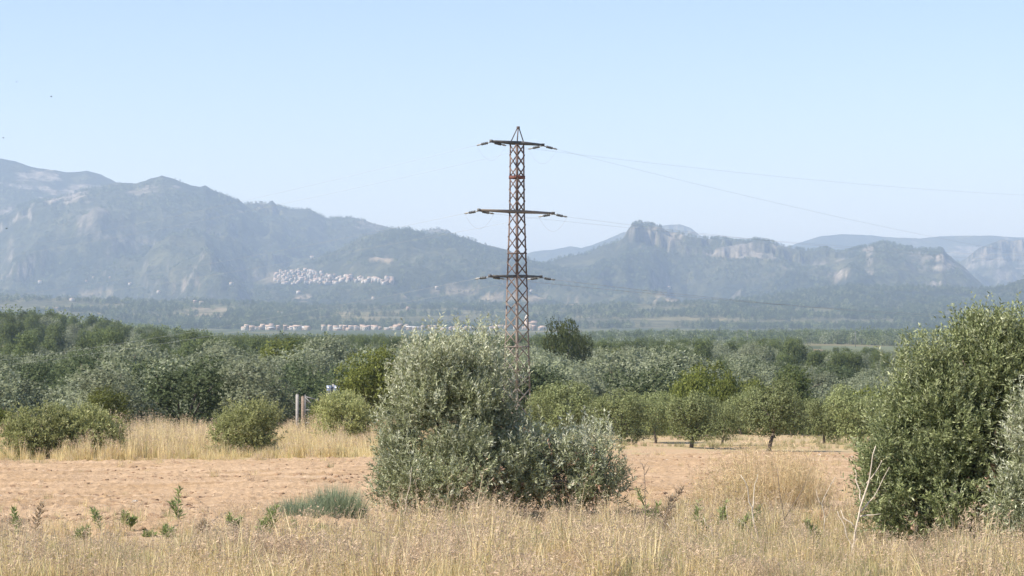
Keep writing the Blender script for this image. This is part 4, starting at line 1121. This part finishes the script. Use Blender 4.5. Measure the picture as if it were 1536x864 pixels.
def rush(px, top, w, D, seed, label, pal, wts, n, name='rush_clump', cat='rush', wd=0.004, lean=0.25, fuzz=0):
    rng = np.random.default_rng(seed); x, zg = spot(px, D); k = F / D
    H = P(px, top, D).z - zg; W = w / k / 2
    a = rng.random(n) * 6.283; r = np.sqrt(rng.random(n))
    b = np.stack([np.cos(a) * r * W * 0.8, np.sin(a) * r * W * 0.6, np.full(n, -0.05)], -1)
    out = np.stack([np.cos(a) * r, np.sin(a) * r, np.zeros(n)], -1)
    h = H * (rng.uniform(0.35, 1.1, n) * (1 - 0.35 * r ** 2) if not fuzz else rng.uniform(0.3, 1.1, n) * (1 - 0.25 * r ** 2))
    lean_v = out * (h * lean)[:, None] + rng.normal(size=(n, 3)) * np.array([0.11, 0.11, 0])
    s = rng.random(n) * 3.14; sd = np.stack([np.cos(s), np.sin(s), s * 0], -1) * wd
    up = np.stack([h * 0, h * 0, h], -1)
    p1 = b + lean_v * 0.4 + up * 0.55; p2 = b + lean_v + up
    V = np.stack([b - sd, b + sd, p1 + sd * 0.8, p1 - sd * 0.8, p2], 1).reshape(-1, 3)
    i = np.arange(n)[:, None] * 5
    c = np.repeat(pal_mix(n, rng, pal, wts), 5, 0)
    Qs, Ts = i + np.array([[0, 1, 2, 3]]), i + np.array([[3, 2, 4]])
    if fuzz:
        j = rng.integers(0, n, fuzz); f = rng.uniform(0.2, 1.0, fuzz)[:, None]
        q = p1[j] + (p2[j] - p1[j]) * f
        d = unit(rng.normal(size=(fuzz, 3)) + np.array([0, 0, 0.9]))
        V2, Q2 = leaf_quads(q, d, rng.uniform(0.05, 0.16, fuzz), np.full(fuzz, 0.007), rng)
        Qs = np.concatenate([Qs, Q2 + len(V)]); V = np.concatenate([V, V2]); c = np.concatenate([c, np.repeat(pal_mix(fuzz, rng, pal, wts), 4, 0)])
    o = obj(name, mesh_np(name, V, [Qs, Ts], M['grass'], c), loc=(x, D, zg)); return tag(o, label, cat)
GG = [(0.24, 0.30, 0.18), (0.33, 0.38, 0.24), (0.42, 0.45, 0.31)]
rush(505, 716, 96, 33.2, 701, 'tall grey-green rush clump against the large olive bush', GG, (3, 3, 1), 2600, wd=0.0045)
rush(446, 736, 96, 32.8, 702, 'lower grey-green rush clump leaning out over the ploughed earth', GG, (3, 3, 1), 2300, wd=0.0045)
rush(1022, 738, 56, 35.0, 703, 'pale blue-green rush clump between the olive bush and the straw broom', [(0.27, 0.30, 0.20), (0.34, 0.36, 0.25), (0.42, 0.40, 0.28)], (3, 3, 1), 600)
TAN = [(0.60, 0.46, 0.26), (0.70, 0.56, 0.34), (0.48, 0.36, 0.20), (0.50, 0.44, 0.22)]
rush(1150, 644, 170, 35.5, 704, 'tall feathery straw-coloured broom clump before the orchard', TAN, (3, 3, 2, 1), 950, 'broom_clump', 'broom', 0.0026, 0.3, 4200)
rush(1095, 690, 120, 34.5, 705, 'shorter feathery tan broom beside the tall straw broom', TAN, (3, 2, 2, 2), 520, 'broom_clump', 'broom', 0.0026, 0.3, 2200)
rush(1205, 675, 100, 36.5, 706, 'thin golden broom between the straw broom and the dark olive tree', TAN, (3, 3, 1, 2), 420, 'broom_clump', 'broom', 0.0026, 0.25, 1800)
rush(1245, 770, 60, 33.5, 707, 'rusty brown dried broom tuft under the bare pale branches', [(0.40, 0.24, 0.12), (0.48, 0.31, 0.17)], (1, 1), 500, 'broom_clump', 'broom', 0.004, 0.3, 600)

def dead_branch(paths, D, mat, label, r=0.011, name='dead_branch'):
    px, py = paths[0][0]; x, zg = spot(px, D)
    root = obj(name, None, loc=(x, D, zg)); tag(root, label, 'branch')
    rng = np.random.default_rng(int(px))
    for j, pth in enumerate(paths):
        pts = []
        for i, (a, b) in enumerate(pth):
            q = P(a, b, D) - Vector((x, D, zg))
            q.y += (0.05 if j else 0.02) * i * (1 if j % 2 else -1)
            if j == 0 and i == 0: q.z = -0.05
            pts.append(q)
        # wavy refinement
        fine = []
        for i in range(len(pts) - 1):
            for t in (0, 0.33, 0.66): fine.append(pts[i].lerp(pts[i + 1], t) + Vector(rng.normal(size=3) * 0.012) * (1 if t else 0))
        fine.append(pts[-1])
        rr = 1.15 * r * (1.0 if j == 0 else 0.6)
        mb = MB(); mb.tube(fine, list(np.linspace(rr, rr * 0.3, len(fine))), 6); mb.build('stem' if j == 0 else 'twig', mat, root, True)
dead_branch([[(1278, 864), (1282, 800), (1290, 760), (1305, 705), (1312, 668)], [(1284, 795), (1262, 765)], [(1288, 770), (1310, 745), (1332, 700)], [(1292, 755), (1286, 725), (1284, 705)], [(1300, 725), (1322, 690)], [(1280, 830), (1268, 790), (1258, 768)], [(1290, 775), (1320, 770)]], 27.5, M['dead_wood'], 'bare pale forked branch in front of the dark olive tree', 0.016)
dead_branch([[(1152, 864), (1138, 820), (1128, 768), (1122, 745), (1110, 712)], [(1128, 768), (1132, 735), (1138, 712)], [(1138, 820), (1120, 790), (1105, 776)]], 27.5, M['dead_wood'], 'thin pale branch rising before the tall straw broom', 0.013)
dead_branch([[(1108, 864), (1085, 825), (1068, 800), (1055, 776)], [(1085, 825), (1072, 812), (1056, 802)], [(1098, 850), (1094, 790), (1088, 758)]], 27.3, M['dead_wood'], 'leaning whitish branch below the straw broom', 0.013)
dead_branch([[(1024, 842), (1015, 812), (1000, 784)], [(1015, 812), (1010, 776)]], 28.5, M['dead_wood'], 'short pale twig beside the weed spires', 0.010)
dead_branch([[(598, 822), (604, 780), (612, 740), (618, 700)], [(604, 780), (596, 750)]], 31.0, M['dead_wood'], 'single pale dead stalk before the large olive bush', 0.009)
dead_branch([[(967, 864), (967, 800), (967, 740), (966, 695)], [(966, 705), (960, 690)], [(966, 705), (972, 692)], [(967, 712), (975, 700)]], 27.5, M['dark_wood'], 'tall straight dark stalk with a dried seed head', 0.009)
dead_branch([[(1182, 864), (1178, 800), (1172, 755), (1165, 700)], [(1178, 800), (1150, 745)], [(1176, 780), (1200, 740), (1215, 700)]], 29.0, M['dark_wood'], 'dark bare branching stalk in the tan broom', 0.010)
dead_branch([[(1240, 850), (1236, 790), (1232, 755), (1252, 715)], [(1232, 758), (1225, 735)], [(1236, 790), (1244, 760)]], 30.0, M['dead_wood'], 'grey bare stalk beside the rusty broom tuft', 0.010)
dead_branch([[(30, 864), (34, 840), (40, 818)], [(32, 850), (20, 830)], [(34, 842), (48, 830)], [(34, 850), (44, 845), (52, 822)]], 27.0, M['dead_wood'], 'silvery dried thistle at the edge of the meadow', 0.014, 'dried_thistle')
dead_branch([[(1302, 864), (1306, 820), (1316, 780), (1336, 742)], [(1306, 820), (1296, 790)]], 28.5, M['dead_wood'], 'slender pale branch leaning towards the dark olive tree', 0.011)

# ------------------------------------------------------------------ houses
def house_meshes(W, Dp, H, rise, wall, roof):
    mb = MB(); w, d = W / 2, Dp / 2
    mb.add([(-w, -d, -3), (w, -d, -3), (w, d, -3), (-w, d, -3), (-w, -d, H), (w, -d, H), (w, d, H), (-w, d, H), (-w, 0, H + rise), (w, 0, H + rise)],
           [(0, 1, 5, 4), (2, 3, 7, 6), (0, 3, 2, 1), (1, 2, 6, 5), (3, 0, 4, 7)], [(4, 8, 7), (5, 6, 9)])
    a = mb.mesh('wall', wall)
    rb = MB(); o = 0.5; e = rise * o / d
    for s in (-1, 1):
        p = [(-w - o, s * (d + o), H - e), (w + o, s * (d + o), H - e), (w + o, 0, H + rise), (-w - o, 0, H + rise)]
        V = [(x, y, z + 0.05) for x, y, z in p] + [(x, y, z + 0.3) for x, y, z in p]
        rb.add(V, [(0, 1, 2, 3), (4, 7, 6, 5), (0, 4, 5, 1), (1, 5, 6, 2), (2, 6, 7, 3), (3, 7, 4, 0)])
    b = rb.mesh('roof', roof)
    wb = MB()
    wb.box((0, 0, 0), (1.3, 0.2, 1.7))
    return a, b, wb.mesh('window', M['opening'])
HS = [house_meshes(W, Dp, H, r, M[w], M[rf]) for W, Dp, H, r, w, rf in [
    (11, 9, 8, 2.0, 'wall0', 'roof'), (9, 9, 10, 1.8, 'wall1', 'roof'), (13, 9, 7, 2.0, 'wall3', 'roof'), (8, 8, 9, 1.6, 'wall2', 'roof'), (10, 8, 6.5, 1.8, 'wall1', 'roof'), (15, 10, 7, 2.2, 'wall3', 'roof'), (18, 10, 5, 1.8, 'wall0', 'roof_pale')]]
DIM = [(11, 9, 8), (9, 9, 10), (13, 9, 7), (8, 8, 9), (10, 8, 6.5), (15, 10, 7), (18, 10, 5)]
def house(i, loc, rz, label, group=None, s=1.0, windows=0, cat='house', name='house'):
    a, b, w = HS[i % len(HS)]
    r = obj(name, a, None, loc, rz, s); tag(r, label, cat, group); obj('roof', b, r)
    W, Dp, H = DIM[i % len(HS)]
    for k in range(windows):
        obj('window', w, r, loc=(-W * 0.5 + W * (k + 0.5) / windows, -Dp / 2 - 0.02, H * 0.6))
    return r
rng = np.random.default_rng(801)
# village on the mountain slope
vill = []
for i in range(150):
    for _ in range(40):
        if rng.random() < 0.68:
            px = rng.uniform(412, 505); top = 405 + abs(px - 452) * 0.16; bot = 427 - max(0, 425 - px) * 0.3
            py = rng.uniform(top, bot)
        else:
            px = rng.uniform(505, 588); py = 415 + (px - 505) * 0.05 + rng.uniform(0, 9 - abs(px - 550) * 0.04)
        if all(abs(px - a) > 2.6 or abs(py - b) > 1.6 for a, b in vill): break
    vill.append((px, py))
    q = land(px, py, 5200, 9000)
    house(int(rng.choice([0, 1, 1, 2, 2, 4, 5, 5, 3])), q, rng.normal() * 0.8, 'pale small house in the village clustered on the mountain slope', 'houses of the mountain village', rng.uniform(0.55, 1.15))
q = land(468, 388, 5200, 9500); house(2, q, 0.3, 'lone white chapel on the slope above the mountain village', None, 1.2, 0, 'chapel', 'chapel')
# valley town
xs = np.concatenate([rng.uniform(366, 430, 12), rng.uniform(405, 560, 28), rng.uniform(500, 770, 48), rng.uniform(770, 815, 8)])
for i, px in enumerate(xs):
    Dd = 3900 + rng.uniform(-180, 150); x = XatPx(px, Dd); zg = gz(x, Dd)
    house(int(rng.integers(0, 7)), (x, Dd, zg + 0.6), rng.normal() * 0.35, 'pale low house in the town along the valley floor', 'houses of the valley town', rng.uniform(0.5, 0.9), 3)
def church():
    Dd = 3850; x = XatPx(793, Dd); zg = gz(x, Dd)
    r = obj('church', None, loc=(x, Dd, zg)); tag(r, 'pink-beige church with square tower at the end of the valley town', 'church')
    a, b, w = HS[0]
    n = obj('nave', a, r, loc=(6, 0, 0), scale=(1.5, 1.2, 1.6)); obj('roof', b, n)
    mb = MB(); mb.box((-4, -2, 8), (7, 7, 22)); mb.build('tower', M['wall0'], r)
    mb = MB(); mb.box((-4, -2, 21), (5.4, 5.4, 4)); mb.tube([(-4, -2, 23), (-4, -2, 26.5)], [3.6, 0.1], 4); mb.build('belfry', M['wall1'], r)
    mb = MB(); mb.box((-4, -5.52, 16), (1.6, 0.1, 3)); mb.build('window', M['opening'], r)
church()
# farm buildings near the vineyard
for (px, py, i, s, lab) in [(1047, 526, 6, .5, 'long pale shed roof showing above the trees before the far wood'), (1144, 531, 3, 0.5, 'pale square farmhouse among trees near the vineyard'), (1192, 531, 6, .6, 'long low farm building with brown walls beside the vineyard'), (1229, 531, 2, .4, 'small white gabled farmhouse at the vineyard corner')]:
    Dd = 1080; x = XatPx(px, Dd); z = P(px, py, Dd).z
    house(i, (x, Dd, gz(x, Dd)), 0.15, lab, None, s, 2, 'farmhouse', 'farmhouse')
for j, (px, py) in enumerate([(108, 452), (85, 466), (140, 418), (165, 419), (195, 428), (347, 427), (302, 456), (292, 456), (396, 437), (448, 440), (560, 449), (612, 466), (420, 472), (1003, 433), (797, 438), (130, 424), (238, 440), (60, 425), (655, 433)]):
    q = land(px, py, 1500 if py > 450 else 4000, 9000)
    house([2, 5, 4, 3][j % 4], q, 0.4 * (j % 5 - 2), 'isolated white farmhouse dotted on the slopes below the mountains', 'farmhouses dotted on the slopes', 0.85, 0, 'farmhouse', 'farmhouse')
# vineyard
def vineyard():
    Dn, Df = 1000, 1620
    rows, cols = 60, 60
    Y = np.linspace(Dn, Df, rows); T = np.linspace((1232 - 768) / F, (1415 - 768) / F, cols)
    X = T[None] * Y[:, None]; Yg = np.broadcast_to(Y[:, None], X.shape); Z = base_z(X, Yg) + 0.5
    i = np.arange(rows - 1)[:, None] * cols + np.arange(cols - 1)[None]
    Q = np.stack([i, i + 1, i + 1 + cols, i + cols], -1).reshape(-1, 4)
    m = simple('vineyard_soil', (0.075, 0.095, 0.035), (0.12, 0.13, 0.055), 0.02, 0.95, 0.2, 0.5)
    struct(obj('vineyard_field', mesh_np('vineyard_field', np.stack([X, Yg, Z], -1).reshape(-1, 3), Q, m, None, True)))
vineyard()
def utility_pole(px, top, Dd, label):
    x, zg = spot(px, Dd); h = P(px, top, Dd).z - zg
    r = obj('utility_pole', None, loc=(x, Dd, zg)); tag(r, label, 'pole')
    mb = MB(); mb.tube([(0, 0, -0.5), (0, 0, h)], [0.22, 0.15], 7); mb.build('pole', M['grey_metal'], r, True)
    mb = MB(); mb.box((0, 0, h - 0.6), (2.4, 0.2, 0.2)); mb.build('crossarm', M['galv_dark'], r)
utility_pole(1121, 496, 1450, 'thin pale utility pole standing before the far wood')
utility_pole(1283, 497, 1500, 'thin pale utility pole at the far side of the vineyard')
# birds
for j, (px, py, a) in enumerate([(77, 145, 0.5), (25, 123, 2.0), (5, 207, 1.2), (10, 343, 0.2)]):
    q = P(px, py, 140); r = obj('bird', None, loc=q, rotz=a, scale=0.65); tag(r, 'tiny dark bird flying over the mountains' if py > 300 else 'tiny dark bird flying in the open sky', 'bird', None if py > 300 else 'birds in the sky')
    mb = MB(); mb.tube([(-0.11, 0, 0), (-0.06, 0, 0.01), (0.03, 0, 0), (0.12, 0, 0)], [0.01, 0.03, 0.028, 0.006], 7); mb.build('body', M['bird'], r, True)
    for s in (-1, 1):
        mb = MB(); mb.add([(-0.03, 0, 0.01), (0.04, 0, 0.01), (0.0, s * 0.10, 0.06), (-0.05, s * 0.10, 0.06), (0.04, s * 0.2, 0.03), (-0.03, 0, 0.022), (0.04, 0, 0.022), (0.0, s * 0.10, 0.07), (-0.05, s * 0.10, 0.07)],
                          [(0, 1, 2, 3), (5, 8, 7, 6)], [(3, 2, 4), (8, 4, 7)]); mb.build('wing', M['bird'], r)

# ------------------------------------------------------------------ haze
def build_haze():
    mb = MB()
    x0, x1, y0, y1, z0, z1 = -47000, 47000, -47000, 47000, -110, 900
    mb.box(((x0 + x1) / 2, (y0 + y1) / 2, (z0 + z1) / 2), (x1 - x0, y1 - y0, z1 - z0))
    m = bpy.data.materials.new('haze_air'); m.use_nodes = True
    nt = m.node_tree
    nt.nodes.remove(nt.nodes['Principled BSDF'])
    v = nd(nt, 'ShaderNodeVolumePrincipled')
    v.inputs['Color'].default_value = (0.60, 0.765, 1.0, 1)
    v.inputs['Density'].default_value = 0.000092
    v.inputs['Absorption Color'].default_value = (0.25, 0.25, 0.25, 1)
    v.inputs['Anisotropy'].default_value = 0.1
    nt.links.new(v.outputs[0], nt.nodes['Material Output'].inputs['Volume'])
    o = mb.build('haze', m)
    stuff(o, 'pale blue summer haze filling the whole valley air', 'haze')
build_haze()
